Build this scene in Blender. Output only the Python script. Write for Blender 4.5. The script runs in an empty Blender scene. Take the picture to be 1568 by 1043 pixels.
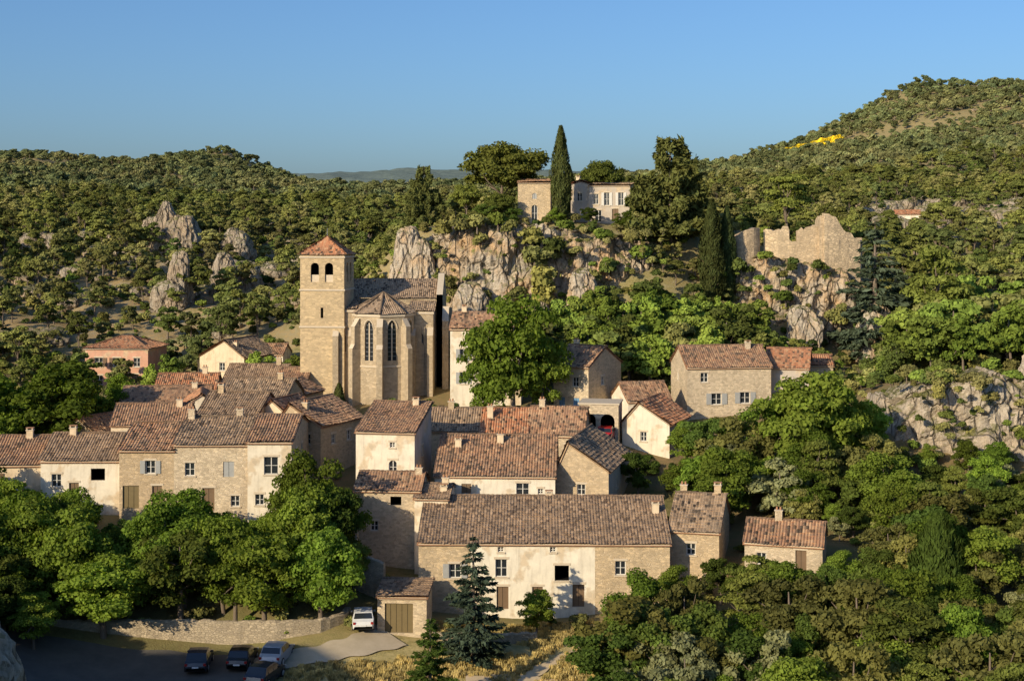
import bpy, math, random
import numpy as np
from mathutils import Vector, noise as mn
random.seed(7); RNG=np.random.default_rng(7)
S=bpy.context.scene
# ------------------------------------------------------------ materials
MATS={}
def newmat(name):
    m=bpy.data.materials.new(name); m.use_nodes=True
    nt=m.node_tree; nt.nodes.clear()
    out=nt.nodes.new('ShaderNodeOutputMaterial')
    MATS[name]=m
    return m,nt,out
def N(nt,t,ins=None,**kw):
    n=nt.nodes.new(t)
    for k,v in kw.items(): setattr(n,k,v)
    if ins:
        for k,v in ins.items():
            if isinstance(v,bpy.types.NodeSocket): nt.links.new(v,n.inputs[k])
            else: n.inputs[k].default_value=v
    return n
def c4(c): return (c[0],c[1],c[2],1)
def mix(nt,f,a,b,mode='MIX'):
    n=nt.nodes.new('ShaderNodeMix'); n.data_type='RGBA'; n.blend_type=mode
    for i,v in ((0,f),(6,a),(7,b)):
        if isinstance(v,bpy.types.NodeSocket): nt.links.new(v,n.inputs[i])
        else: n.inputs[i].default_value = v if i==0 else c4(v)
    return n.outputs[2]
def ramp(nt,f,p0,p1):
    n=N(nt,'ShaderNodeMapRange',{0:f,1:p0,2:p1}); return n.outputs[0]
def math_(nt,op,a,b=0.0):
    n=nt.nodes.new('ShaderNodeMath'); n.operation=op
    for i,v in ((0,a),(1,b)):
        if isinstance(v,bpy.types.NodeSocket): nt.links.new(v,n.inputs[i])
        else: n.inputs[i].default_value=v
    return n.outputs[0]
def noise_(nt,vec,sc,det=4,rough=.55):
    return N(nt,'ShaderNodeTexNoise',{'Vector':vec,'Scale':sc,'Detail':det,'Roughness':rough})
def finish(nt,out,col,rough=.9,height=None,bstr=.5,bdist=.05,spec=.2):
    b=N(nt,'ShaderNodeBsdfPrincipled')
    if isinstance(col,bpy.types.NodeSocket): nt.links.new(col,b.inputs['Base Color'])
    else: b.inputs['Base Color'].default_value=c4(col)
    b.inputs['Roughness'].default_value=rough
    b.inputs['Specular IOR Level'].default_value=spec
    if height is not None:
        bp=N(nt,'ShaderNodeBump',{'Strength':bstr,'Distance':bdist,'Height':height})
        nt.links.new(bp.outputs[0],b.inputs['Normal'])
    nt.links.new(b.outputs[0],out.inputs[0]); return b
def stone_mat(name,ca,cb,mort,sc=3.0,dark=.45,edge=.05):
    m,nt,out=newmat(name)
    tc=N(nt,'ShaderNodeTexCoord').outputs['Object']
    mp=N(nt,'ShaderNodeMapping',{'Vector':tc,'Scale':(1,1,1.7)}).outputs[0]
    v=N(nt,'ShaderNodeTexVoronoi',{'Vector':mp,'Scale':sc})
    ve=N(nt,'ShaderNodeTexVoronoi',{'Vector':mp,'Scale':sc},feature='DISTANCE_TO_EDGE')
    sep=N(nt,'ShaderNodeSeparateColor',{0:v.outputs['Color']})
    col=mix(nt,sep.outputs[0],ca,cb)
    br=ramp(nt,sep.outputs[1],-.5,1.0)
    n2=N(nt,'ShaderNodeCombineColor',{0:br,1:br,2:br}).outputs[0]
    col=mix(nt,.6,col,n2,'MULTIPLY')
    e=ramp(nt,ve.outputs['Distance'],0,edge)
    col=mix(nt,e,mort,col)
    nz=noise_(nt,N(nt,'ShaderNodeMapping',{'Vector':tc,'Scale':(1,1,.45)}).outputs[0],.55,6,.65)
    f=ramp(nt,nz.outputs[0],.44,.74)
    col=mix(nt,math_(nt,'MULTIPLY',f,dark),col,(.14,.115,.08))
    nf=noise_(nt,tc,14,3)
    col=mix(nt,math_(nt,'MULTIPLY',nf.outputs[0],.35),col,(.76,.62,.43))
    oi=N(nt,'ShaderNodeObjectInfo').outputs['Random']
    col=mix(nt,math_(nt,'MULTIPLY',oi,.25),col,(.36,.25,.15))
    h=math_(nt,'ADD',e,nf.outputs[0])
    finish(nt,out,col,.95,h,.7,.05); return m
stone_mat('rubble_stone',(.74,.55,.32),(.58,.44,.27),(.74,.59,.39))
stone_mat('pale_stone',(.8,.65,.44),(.65,.52,.36),(.8,.68,.49))
stone_mat('church_stone',(.58,.46,.3),(.46,.38,.26),(.5,.41,.28),2.2,.5,.03)
stone_mat('tower_stone',(.76,.57,.31),(.6,.45,.25),(.68,.53,.32),2.4,.25,.03)
stone_mat('ruin_stone',(.76,.58,.36),(.55,.42,.27),(.32,.25,.17),1.9,.35,.09)
stone_mat('garden_wall_stone',(.58,.48,.33),(.43,.36,.26),(.27,.22,.16),3.5,.4,.08)
def plaster(name,ca,stain=.5):
    m,nt,out=newmat(name)
    tc=N(nt,'ShaderNodeTexCoord').outputs['Object']
    a=noise_(nt,tc,.7,7,.7).outputs[0]
    s=noise_(nt,N(nt,'ShaderNodeMapping',{'Vector':tc,'Scale':(2.2,2.2,.3)}).outputs[0],1.2,5,.6).outputs[0]
    col=mix(nt,ramp(nt,a,.35,.7),ca,[x*.74 for x in ca])
    col=mix(nt,math_(nt,'MULTIPLY',ramp(nt,s,.5,.75),stain),col,(.27,.21,.15))
    sp=N(nt,'ShaderNodeTexVoronoi',{'Vector':tc,'Scale':3.2})
    pt=ramp(nt,noise_(nt,tc,.45,4).outputs[0],.53,.59)
    col=mix(nt,math_(nt,'MULTIPLY',pt,.7),col,mix(nt,sp.outputs['Color'],(.66,.5,.31),(.42,.33,.22)))
    oi=N(nt,'ShaderNodeObjectInfo').outputs['Random']
    col=mix(nt,math_(nt,'MULTIPLY',oi,.2),col,(.5,.36,.2))
    finish(nt,out,col,.9,noise_(nt,tc,9,4).outputs[0],.35,.03); return m
plaster('cream_plaster',(.82,.66,.45)); plaster('white_plaster',(.86,.78,.62),.38)
plaster('pink_plaster',(.66,.36,.24),.35); plaster('grey_plaster',(.52,.46,.39),.45)
def tiles(name,ca,cb,cc,lich=.5):
    m,nt,out=newmat(name)
    uv=N(nt,'ShaderNodeUVMap',uv_map='UVMap').outputs[0]
    tc=N(nt,'ShaderNodeTexCoord').outputs['Object']
    sp=N(nt,'ShaderNodeSeparateXYZ',{0:uv})
    fu=math_(nt,'FLOOR',math_(nt,'DIVIDE',sp.outputs[0],.26)); fv=math_(nt,'FLOOR',math_(nt,'DIVIDE',sp.outputs[1],.42))
    cv=N(nt,'ShaderNodeCombineXYZ',{0:fu,1:fv})
    wn=N(nt,'ShaderNodeTexWhiteNoise',{'Vector':cv.outputs[0]})
    s2=N(nt,'ShaderNodeSeparateColor',{0:wn.outputs['Color']})
    col=mix(nt,s2.outputs[0],ca,cb)
    col=mix(nt,ramp(nt,s2.outputs[1],.55,1.0),col,cc)
    col=mix(nt,ramp(nt,s2.outputs[2],.66,.95),col,(.06,.043,.03))
    nz=noise_(nt,tc,.6,7,.7).outputs[0]
    col=mix(nt,math_(nt,'MULTIPLY',ramp(nt,nz,.42,.64),lich),col,(.17,.14,.105))
    nf=noise_(nt,tc,5,4,.7).outputs[0]
    col=mix(nt,math_(nt,'MULTIPLY',ramp(nt,nf,.55,.7),.4),col,(.54,.45,.32))
    oi=N(nt,'ShaderNodeObjectInfo').outputs['Random']
    col=mix(nt,math_(nt,'MULTIPLY',oi,.35),col,(.26,.16,.1))
    fr=math_(nt,'FRACT',math_(nt,'DIVIDE',sp.outputs[0],.26))
    ab=math_(nt,'ABSOLUTE',math_(nt,'SUBTRACT',fr,.5))
    finish(nt,out,col,.9,math_(nt,'ADD',math_(nt,'MULTIPLY',ab,-2.0),nf),.8,.06); return m
tiles('old_clay_tiles',(.49,.265,.14),(.36,.2,.12),(.62,.39,.22))
tiles('grey_brown_tiles',(.42,.285,.17),(.3,.205,.13),(.57,.4,.25),.55)
tiles('orange_clay_tiles',(.62,.26,.12),(.48,.205,.1),(.66,.39,.21),.25)
tiles('church_tiles',(.44,.31,.2),(.34,.245,.165),(.52,.38,.25),.4)
def simple(name,col,rough=.6,spec=.3,var=.25,sc=3):
    m,nt,out=newmat(name)
    tc=N(nt,'ShaderNodeTexCoord').outputs['Object']
    f=math_(nt,'MULTIPLY',noise_(nt,tc,sc,5,.6).outputs[0],var*2)
    finish(nt,out,mix(nt,f,col,[x*.45 for x in col]),rough,spec=spec); return m
simple('window_glass',(.025,.03,.035),.12,.8,.1); simple('dark_interior',(.012,.011,.01),.9,.1)
simple('white_frame',(.7,.67,.6)); simple('brown_wood',(.2,.13,.075),.7); simple('garage_brown',(.2,.15,.07),.6)
simple('grey_shutter',(.4,.4,.38)); simple('blue_shutter',(.15,.3,.48)); simple('red_paint',(.32,.05,.03))
simple('stone_trim',(.66,.55,.4),.9); simple('terracotta',(.45,.24,.13),.9); simple('zinc',(.28,.28,.28),.5)
simple('tyre',(.02,.02,.02),.9); simple('chrome',(.5,.5,.5),.3,.8); simple('lamp_glass',(.6,.6,.58),.2,.8); simple('tail_lamp',(.35,.02,.02),.3,.6)
for n_,c_ in (('car_dark',(.03,.035,.045)),('car_black',(.012,.012,.014)),('car_silver',(.35,.36,.38)),('car_white',(.7,.7,.68)),('car_red',(.4,.02,.015)),('car_blue',(.12,.14,.17))):
    simple(n_,c_,.25,.7,.03)
def bark():
    m,nt,out=newmat('bark'); tc=N(nt,'ShaderNodeTexCoord').outputs['Object']
    n=noise_(nt,N(nt,'ShaderNodeMapping',{'Vector':tc,'Scale':(6,6,1)}).outputs[0],2,5).outputs[0]
    finish(nt,out,mix(nt,n,(.09,.065,.045),(.26,.21,.16)),.95,n,.8,.05)
bark()
def foliage(name,ca,cb,tr=.3,hill=False):
    m,nt,out=newmat(name)
    g=N(nt,'ShaderNodeNewGeometry'); oi=N(nt,'ShaderNodeObjectInfo')
    tc=N(nt,'ShaderNodeTexCoord').outputs['Object']
    nz=noise_(nt,tc,.9,2).outputs[0]
    col=mix(nt,g.outputs['Random Per Island'],ca,cb)
    col=mix(nt,ramp(nt,nz,.4,.65),col,mix(nt,.6,col,[x*.5 for x in cb]))
    r=oi.outputs['Random']
    col=mix(nt,math_(nt,'MULTIPLY',r,.45),col,mix(nt,.5,col,(.25,.2,.04)))
    if hill:
        wn=noise_(nt,g.outputs['Position'],.022,5,.65).outputs[0]
        col=mix(nt,math_(nt,'MULTIPLY',ramp(nt,wn,.49,.66),.6),col,(.27,.235,.1))
        col=mix(nt,math_(nt,'MULTIPLY',ramp(nt,wn,.46,.34),.45),col,(.075,.105,.05))
    r2=math_(nt,'FRACT',math_(nt,'MULTIPLY',r,7.31))
    hv=N(nt,'ShaderNodeHueSaturation',{'Color':col,'Value':math_(nt,'ADD',math_(nt,'MULTIPLY',r2,.9),.6)})
    d=N(nt,'ShaderNodeBsdfDiffuse',{'Color':hv.outputs[0]})
    if tr<=0: nt.links.new(d.outputs[0],out.inputs[0]); return
    hv2=N(nt,'ShaderNodeHueSaturation',{'Color':hv.outputs[0],'Value':1.5,'Saturation':1.15})
    t=N(nt,'ShaderNodeBsdfTranslucent',{'Color':hv2.outputs[0]})
    mx=N(nt,'ShaderNodeMixShader',{0:tr,1:d.outputs[0],2:t.outputs[0]})
    nt.links.new(mx.outputs[0],out.inputs[0])
foliage('leaf_green',(.175,.26,.036),(.1,.165,.027)); foliage('leaf_dark',(.105,.165,.033),(.065,.105,.024))
foliage('leaf_bright',(.23,.325,.045),(.14,.22,.033)); foliage('leaf_olive',(.25,.245,.075),(.155,.16,.05))
foliage('leaf_silver',(.28,.295,.15),(.17,.19,.09),.2)
foliage('needle_pine',(.18,.215,.045),(.11,.14,.032),.15); foliage('needle_dark',(.05,.08,.03),(.033,.052,.02),0)
foliage('needle_blue',(.13,.18,.12),(.08,.115,.07),0)
foliage('leaf_shrub',(.26,.245,.07),(.165,.165,.048),0,True); foliage('grass_dry',(.66,.53,.24),(.46,.37,.15),.2)
foliage('broom_yellow',(.9,.66,.03),(.7,.52,.03),0)
foliage('leaf_far_hazed',(.19,.22,.095),(.125,.155,.066),0,True); foliage('needle_far_hazed',(.14,.175,.08),(.095,.125,.058),0,True)  # distant greens paler and cooler, distance haze put into the colour
foliage('hill_green',(.185,.26,.046),(.11,.165,.033),0); foliage('hill_bright',(.235,.32,.052),(.14,.22,.036),0); foliage('hill_dark',(.115,.16,.04),(.07,.105,.03),0)
foliage('hill_olive',(.25,.25,.08),(.155,.168,.056),0,True); foliage('hill_pine',(.185,.21,.052),(.115,.14,.038),0,True)
def rockmat(name='limestone',warm=1.0,k=1.0):
    m,nt,out=newmat(name)
    g=N(nt,'ShaderNodeNewGeometry')
    tc=g.outputs['Position']
    a=noise_(nt,tc,.2,7,.65).outputs[0]
    st=noise_(nt,N(nt,'ShaderNodeMapping',{'Vector':tc,'Scale':(1,1,.16)}).outputs[0],1.2,6,.7).outputs[0]
    q=lambda c:tuple(x*k for x in c)
    col=mix(nt,math_(nt,'MULTIPLY',ramp(nt,a,.42,.6),warm),q((.56,.48,.37)),q((.6,.4,.22)))
    col=mix(nt,math_(nt,'MULTIPLY',ramp(nt,st,.47,.64),.7),col,q((.27,.23,.18)))
    cr=N(nt,'ShaderNodeTexVoronoi',{'Vector':mix(nt,.25,N(nt,'ShaderNodeMapping',{'Vector':tc,'Scale':(1,1,.45)}).outputs[0],noise_(nt,tc,.8,4).outputs['Color']),'Scale':.7},feature='DISTANCE_TO_EDGE').outputs['Distance']
    col=mix(nt,math_(nt,'MULTIPLY',ramp(nt,cr,.035,0),.8),col,(.1,.08,.055))
    f=noise_(nt,tc,3.0,7,.78).outputs[0]
    col=mix(nt,ramp(nt,f,.54,.76),col,q((.68,.59,.46)))
    col=mix(nt,math_(nt,'MULTIPLY',ramp(nt,f,.46,.34),.65),col,(.16,.13,.09))
    nzz=N(nt,'ShaderNodeSeparateXYZ',{0:g.outputs['Normal']}).outputs[2]
    veg=math_(nt,'MULTIPLY',ramp(nt,nzz,.45,.75),ramp(nt,noise_(nt,tc,.6,5,.7).outputs[0],.4,.52))
    col=mix(nt,veg,col,mix(nt,f,(.11,.13,.04),(.26,.22,.09)))
    h=math_(nt,'ADD',math_(nt,'MULTIPLY',f,.8),math_(nt,'ADD',st,ramp(nt,cr,0,.06)))
    finish(nt,out,col,.95,h,1.0,.35)
rockmat(); rockmat('grey_limestone',.3); rockmat('far_limestone',.5,.72)
def groundmat():
    m,nt,out=newmat('ground')
    tc=N(nt,'ShaderNodeTexCoord').outputs['Object']
    at=N(nt,'ShaderNodeAttribute',attribute_name='mask'); sp=N(nt,'ShaderNodeSeparateColor',{0:at.outputs['Color']})
    a=noise_(nt,tc,.12,8,.7).outputs[0]; b=noise_(nt,tc,1.3,7,.7).outputs[0]; c=noise_(nt,tc,7,4,.7).outputs[0]
    col=mix(nt,ramp(nt,b,.35,.65),(.09,.1,.035),(.2,.18,.075))
    soil=mix(nt,ramp(nt,b,.4,.6),(.4,.25,.135),(.24,.18,.09))
    col=mix(nt,math_(nt,'MULTIPLY',sp.outputs[2],ramp(nt,a,.38,.52)),col,soil)
    dry=mix(nt,ramp(nt,b,.35,.62),(.56,.45,.21),(.36,.3,.12))
    col=mix(nt,math_(nt,'MULTIPLY',sp.outputs[0],ramp(nt,math_(nt,'ADD',a,math_(nt,'MULTIPLY',b,.3)),.38,.55)),col,dry)
    rk=mix(nt,ramp(nt,c,.4,.6),(.52,.45,.34),(.34,.29,.21))
    col=mix(nt,math_(nt,'MULTIPLY',sp.outputs[1],ramp(nt,b,.5,.56)),col,rk)
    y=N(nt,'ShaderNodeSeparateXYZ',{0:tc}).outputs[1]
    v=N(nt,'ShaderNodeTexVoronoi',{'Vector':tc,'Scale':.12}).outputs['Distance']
    far=mix(nt,v,(.19,.235,.2),(.125,.16,.14))  # muted blue-green for far ridges, haze painted into the base colour
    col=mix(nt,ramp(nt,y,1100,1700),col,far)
    finish(nt,out,col,1,math_(nt,'ADD',b,c),.6,.15,spec=.05)
groundmat()
def pave(name,ca,cb):
    m,nt,out=newmat(name); tc=N(nt,'ShaderNodeTexCoord').outputs['Object']
    a=noise_(nt,tc,.5,7,.7).outputs[0]; b=noise_(nt,tc,12,4,.7).outputs[0]
    col=mix(nt,ramp(nt,a,.35,.65),ca,cb); col=mix(nt,math_(nt,'MULTIPLY',b,.4),col,[x*.5 for x in ca])
    finish(nt,out,col,.95,b,.3,.02)
pave('asphalt',(.1,.094,.084),(.15,.135,.115)); pave('concrete_pale',(.6,.5,.36),(.46,.38,.26)); pave('dirt_path',(.66,.52,.34),(.5,.39,.23))

# ------------------------------------------------------------ mesh builder
class MB:
    def __init__(s): s.v=[];s.f=[];s.m=[];s.uv={};s.mats=[]
    def mi(s,m):
        if m not in s.mats: s.mats.append(m)
        return s.mats.index(m)
    def poly(s,pts,m):
        i=len(s.v); s.v+= [tuple(p) for p in pts]; s.f.append(tuple(range(i,i+len(pts)))); s.m.append(s.mi(m))
    def box(s,x0,x1,y0,y1,z0,z1,m):
        i=len(s.v); s.v+=[(x0,y0,z0),(x1,y0,z0),(x1,y1,z0),(x0,y1,z0),(x0,y0,z1),(x1,y0,z1),(x1,y1,z1),(x0,y1,z1)]
        for f in ((0,3,2,1),(4,5,6,7),(0,1,5,4),(1,2,6,5),(2,3,7,6),(3,0,4,7)): s.f.append(tuple(i+k for k in f)); s.m.append(s.mi(m))
    def obox(s,P,U,Nn,u0,u1,n0,n1,z0,z1,m):
        i=len(s.v)
        for z in (z0,z1):
            for (u,n) in ((u0,n0),(u1,n0),(u1,n1),(u0,n1)):
                q=P+U*u+Nn*n; s.v.append((q.x,q.y,z))
        for f in ((0,3,2,1),(4,5,6,7),(0,1,5,4),(1,2,6,5),(2,3,7,6),(3,0,4,7)): s.f.append(tuple(i+k for k in f)); s.m.append(s.mi(m))
    def grid(s,V,nu,nv,m,uv=None):
        i=len(s.v); s.v+= [tuple(p) for p in V]; k=s.mi(m)
        for a in range(nv-1):
            for b in range(nu-1):
                q=(i+a*nu+b,i+a*nu+b+1,i+(a+1)*nu+b+1,i+(a+1)*nu+b)
                if uv is not None: s.uv[len(s.f)]=[uv[j-i] for j in q]
                s.f.append(q); s.m.append(k)
    def tube(s,pts,rad,m,seg=7):
        i=len(s.v); k=s.mi(m)
        for j,p in enumerate(pts):
            p=Vector(p); d=(Vector(pts[min(j+1,len(pts)-1)])-Vector(pts[max(j-1,0)])).normalized()
            a=d.orthogonal().normalized(); b=d.cross(a)
            for t in range(seg):
                an=2*math.pi*t/seg; q=p+(a*math.cos(an)+b*math.sin(an))*rad[j]; s.v.append(tuple(q))
        for j in range(len(pts)-1):
            for t in range(seg):
                s.f.append((i+j*seg+t,i+j*seg+(t+1)%seg,i+(j+1)*seg+(t+1)%seg,i+(j+1)*seg+t)); s.m.append(k)
        s.f.append(tuple(i+(len(pts)-1)*seg+t for t in range(seg))); s.m.append(k)
    def mesh(s,name,smooth=False):
        me=bpy.data.meshes.new(name); me.from_pydata(s.v,[],s.f)
        for m in s.mats: me.materials.append(MATS[m])
        me.polygons.foreach_set('material_index',s.m)
        if s.uv:
            l=me.uv_layers.new(name='UVMap'); arr=np.zeros((len(me.loops),2),np.float32); p=0
            for fi,f in enumerate(s.f):
                if fi in s.uv: arr[p:p+len(f)]=s.uv[fi]
                p+=len(f)
            l.data.foreach_set('uv',arr.ravel())
        if smooth: me.polygons.foreach_set('use_smooth',[True]*len(s.f))
        me.update(); return me
    def obj(s,name,parent=None,loc=(0,0,0),rot=0,smooth=False):
        if not s.f: return None
        o=bpy.data.objects.new(name,s.mesh(name,smooth)); S.collection.objects.link(o)
        if parent: o.parent=parent
        else: o.location=loc; o.rotation_euler=(0,0,rot)
        return o
def empty(name,loc,rot=0):
    e=bpy.data.objects.new(name,None); S.collection.objects.link(e); e.location=loc; e.rotation_euler=(0,0,rot); return e

def wall(mw,mo,P,U,Nn,L,z0,H,ops,mat,trim='stone_trim',frame='white_frame',sh='brown_wood',rec=.22):
    P=Vector(P);U=Vector(U);Nn=Vector(Nn)
    us=sorted({0,L,*[o[0] for o in ops],*[o[0]+o[2] for o in ops]}); zs=sorted({z0,H,*[o[1] for o in ops],*[o[1]+o[3] for o in ops]})
    def pt(u,z,n=0): q=P+U*u+Nn*n; return (q.x,q.y,z)
    for i in range(len(us)-1):
        for j in range(len(zs)-1):
            cu=(us[i]+us[i+1])/2; cz=(zs[j]+zs[j+1])/2
            if any(o[0]<cu<o[0]+o[2] and o[1]<cz<o[1]+o[3] for o in ops): continue
            mw.poly([pt(us[i],zs[j]),pt(us[i+1],zs[j]),pt(us[i+1],zs[j+1]),pt(us[i],zs[j+1])],mat)
    for o in ops:
        u,v,w,h,k=o[:5]
        arch='a' in k; r=-rec
        for a,b in (((u,v),(u,v+h)),((u+w,v),(u+w,v+h)),((u,v),(u+w,v)),((u,v+h),(u+w,v+h))):
            mw.poly([pt(*a),pt(*b),pt(*b,r),pt(*a,r)],trim if not arch else mat)
        if arch:
            pts=[]; ah=w*.5 if 'p' not in k else w*.95
            for t in range(13):
                s=t/12
                if 'p' in k:
                    x=s*w; xx=abs(x-w/2)/(w/2); zz=v+h-ah*(1-math.sqrt(max(0,1-xx**1.6)))
                else:
                    x=w/2-w/2*math.cos(math.pi*s); zz=v+h-ah+ah*math.sin(math.pi*s)
                pts.append((u+x,zz))
            for t in range(12):
                a,b=pts[t],pts[t+1]
                mw.poly([pt(a[0],a[1]),pt(b[0],b[1]),pt(b[0],v+h),pt(a[0],v+h)],mat)
                mw.poly([pt(a[0],a[1]),pt(b[0],b[1]),pt(b[0],b[1],r),pt(a[0],a[1],r)],mat)
        if 'o' in k:
            mo.obox(P,U,Nn,u+.001,u+w-.001,-2.2,-2.15,v,v+h,'dark_interior')
            for (ua,ub) in ((u-.02,u-.0),(u+w+0.0,u+w+.02)): mo.obox(P,U,Nn,ua,ub,-2.2,-.23,v,v+h,'dark_interior')
            mo.obox(P,U,Nn,u,u+w,-2.2,-.23,v-.03,v-.005,'dark_interior')
        elif 'c' in k:
            mo.obox(P,U,Nn,u+.003,u+w-.003,-.12,-.07,v+.003,v+h-.003,sh)
            mo.obox(P,U,Nn,u+w/2-.012,u+w/2+.012,-.07,-.055,v+.01,v+h-.01,'dark_interior')
        elif 'd' in k or 'g' in k:
            m='brown_wood' if 'd' in k else 'garage_brown'
            mo.obox(P,U,Nn,u+.003,u+w-.003,-.2,-.15,v,v+h-.003,m)
            n=max(2,int(w/.45))
            for t in range(1,n): mo.obox(P,U,Nn,u+w*t/n-.012,u+w*t/n+.012,-.149,-.135,v+.05,v+h-.05,'dark_interior')
        else:
            mo.obox(P,U,Nn,u,u+w,-.21,-.19,v,v+h,'window_glass')
            if 'l' in k:
                mo.obox(P,U,Nn,u+w/2-.07,u+w/2+.07,-.185,-.08,v,v+h-.25,trim)
                for t in range(1,9): mo.obox(P,U,Nn,u,u+w,-.185,-.165,v+h*t/9-.02,v+h*t/9+.02,'zinc')
            else:
                fw=.07
                for a,b,c,d in ((u,u+fw,v,v+h),(u+w-fw,u+w,v,v+h),(u+w/2-.04,u+w/2+.04,v,v+h)): mo.obox(P,U,Nn,a,b,-.188,-.13,c,d,frame)
                for zz in ((v,v+fw),(v+h-fw,v+h),(v+h*.5-.02,v+h*.5+.02)): mo.obox(P,U,Nn,u+fw,u+w-fw,-.186,-.132,zz[0],zz[1],frame)
        if 'q' in k or 's' in k or k in('w','d'):
            mo.obox(P,U,Nn,u-.14,u+w+.14,.0,.035,v+h,v+h+.2,trim)
            if 'd' not in k: mo.obox(P,U,Nn,u-.12,u+w+.12,.0,.09,v-.12,v,trim)
        if 's' in k:
            sw=w*.5
            for ua in (u-sw-.03,u+w+.03):
                mo.obox(P,U,Nn,ua,ua+sw,.04,.085,v+.01,v+h-.01,sh)
                for t in range(1,8): mo.obox(P,U,Nn,ua+.05,ua+sw-.05,.085,.1,v+h*t/8-.02,v+h*t/8+.02,sh)
def tiled(mb,P,U,V,Lu,Lv,mat,lo=None,hi=None,off=0.0,st=.065):
    P=Vector(P);U=Vector(U).normalized();V=Vector(V).normalized();Nn=U.cross(V).normalized()
    if Nn.z<0: Nn=-Nn
    nu=max(2,int(Lu/st)+1); us=np.linspace(0,Lu,nu)
    rows=[]; v=0.0
    while v<Lv-.01:
        v2=min(v+.42,Lv); rows+=[(v,.035),(v2-.004,0.0)]; v=v2
    rows.append((Lv,0.0))
    P=np.array(P);U=np.array(U);V=np.array(V);Nn=np.array(Nn)
    VV=[];UV=[]
    tj=RNG.normal(0,.018,(nu//4+3,len(rows)))
    ph=random.uniform(0,6)
    for j,(v,e) in enumerate(rows):
        uu=us.copy()
        if lo: uu=np.clip(uu,lo(v),hi(v))
        sag=-.14*math.sin(math.pi*v/Lv)*np.sin(np.pi*us/Lu)+.045*np.sin(us*.9+ph)+.04*np.sin(us*.5+v*1.3+ph)
        hgt=.055*np.abs(np.cos(np.pi*us/.26))+e+sag+tj[(us/.26).astype(int),j]
        q=P+uu[:,None]*U+v*V+(hgt+.04)[:,None]*Nn
        VV.append(q); UV.append(np.stack([uu+off,np.full(nu,v+off)],1))
    mb.grid(np.concatenate(VV).tolist(),nu,len(rows),mat,np.concatenate(UV).tolist())
FOOT=[]
def slab(mb,P,U,V,Lu,Lv,mat,t=.16):
    P=Vector(P);U=Vector(U).normalized();V=Vector(V).normalized();Nn=U.cross(V).normalized()
    if Nn.z<0: Nn=-Nn
    i=len(mb.v); k=mb.mi(mat)
    for n in (-t,-.14):
        for a,b in ((0,0),(Lu,0),(Lu,Lv),(0,Lv)): mb.v.append(tuple(P+U*a+V*b+Nn*n))
    for f in ((0,3,2,1),(4,5,6,7),(0,1,5,4),(1,2,6,5),(2,3,7,6),(3,0,4,7)): mb.f.append(tuple(i+q for q in f)); mb.m.append(k)
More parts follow.
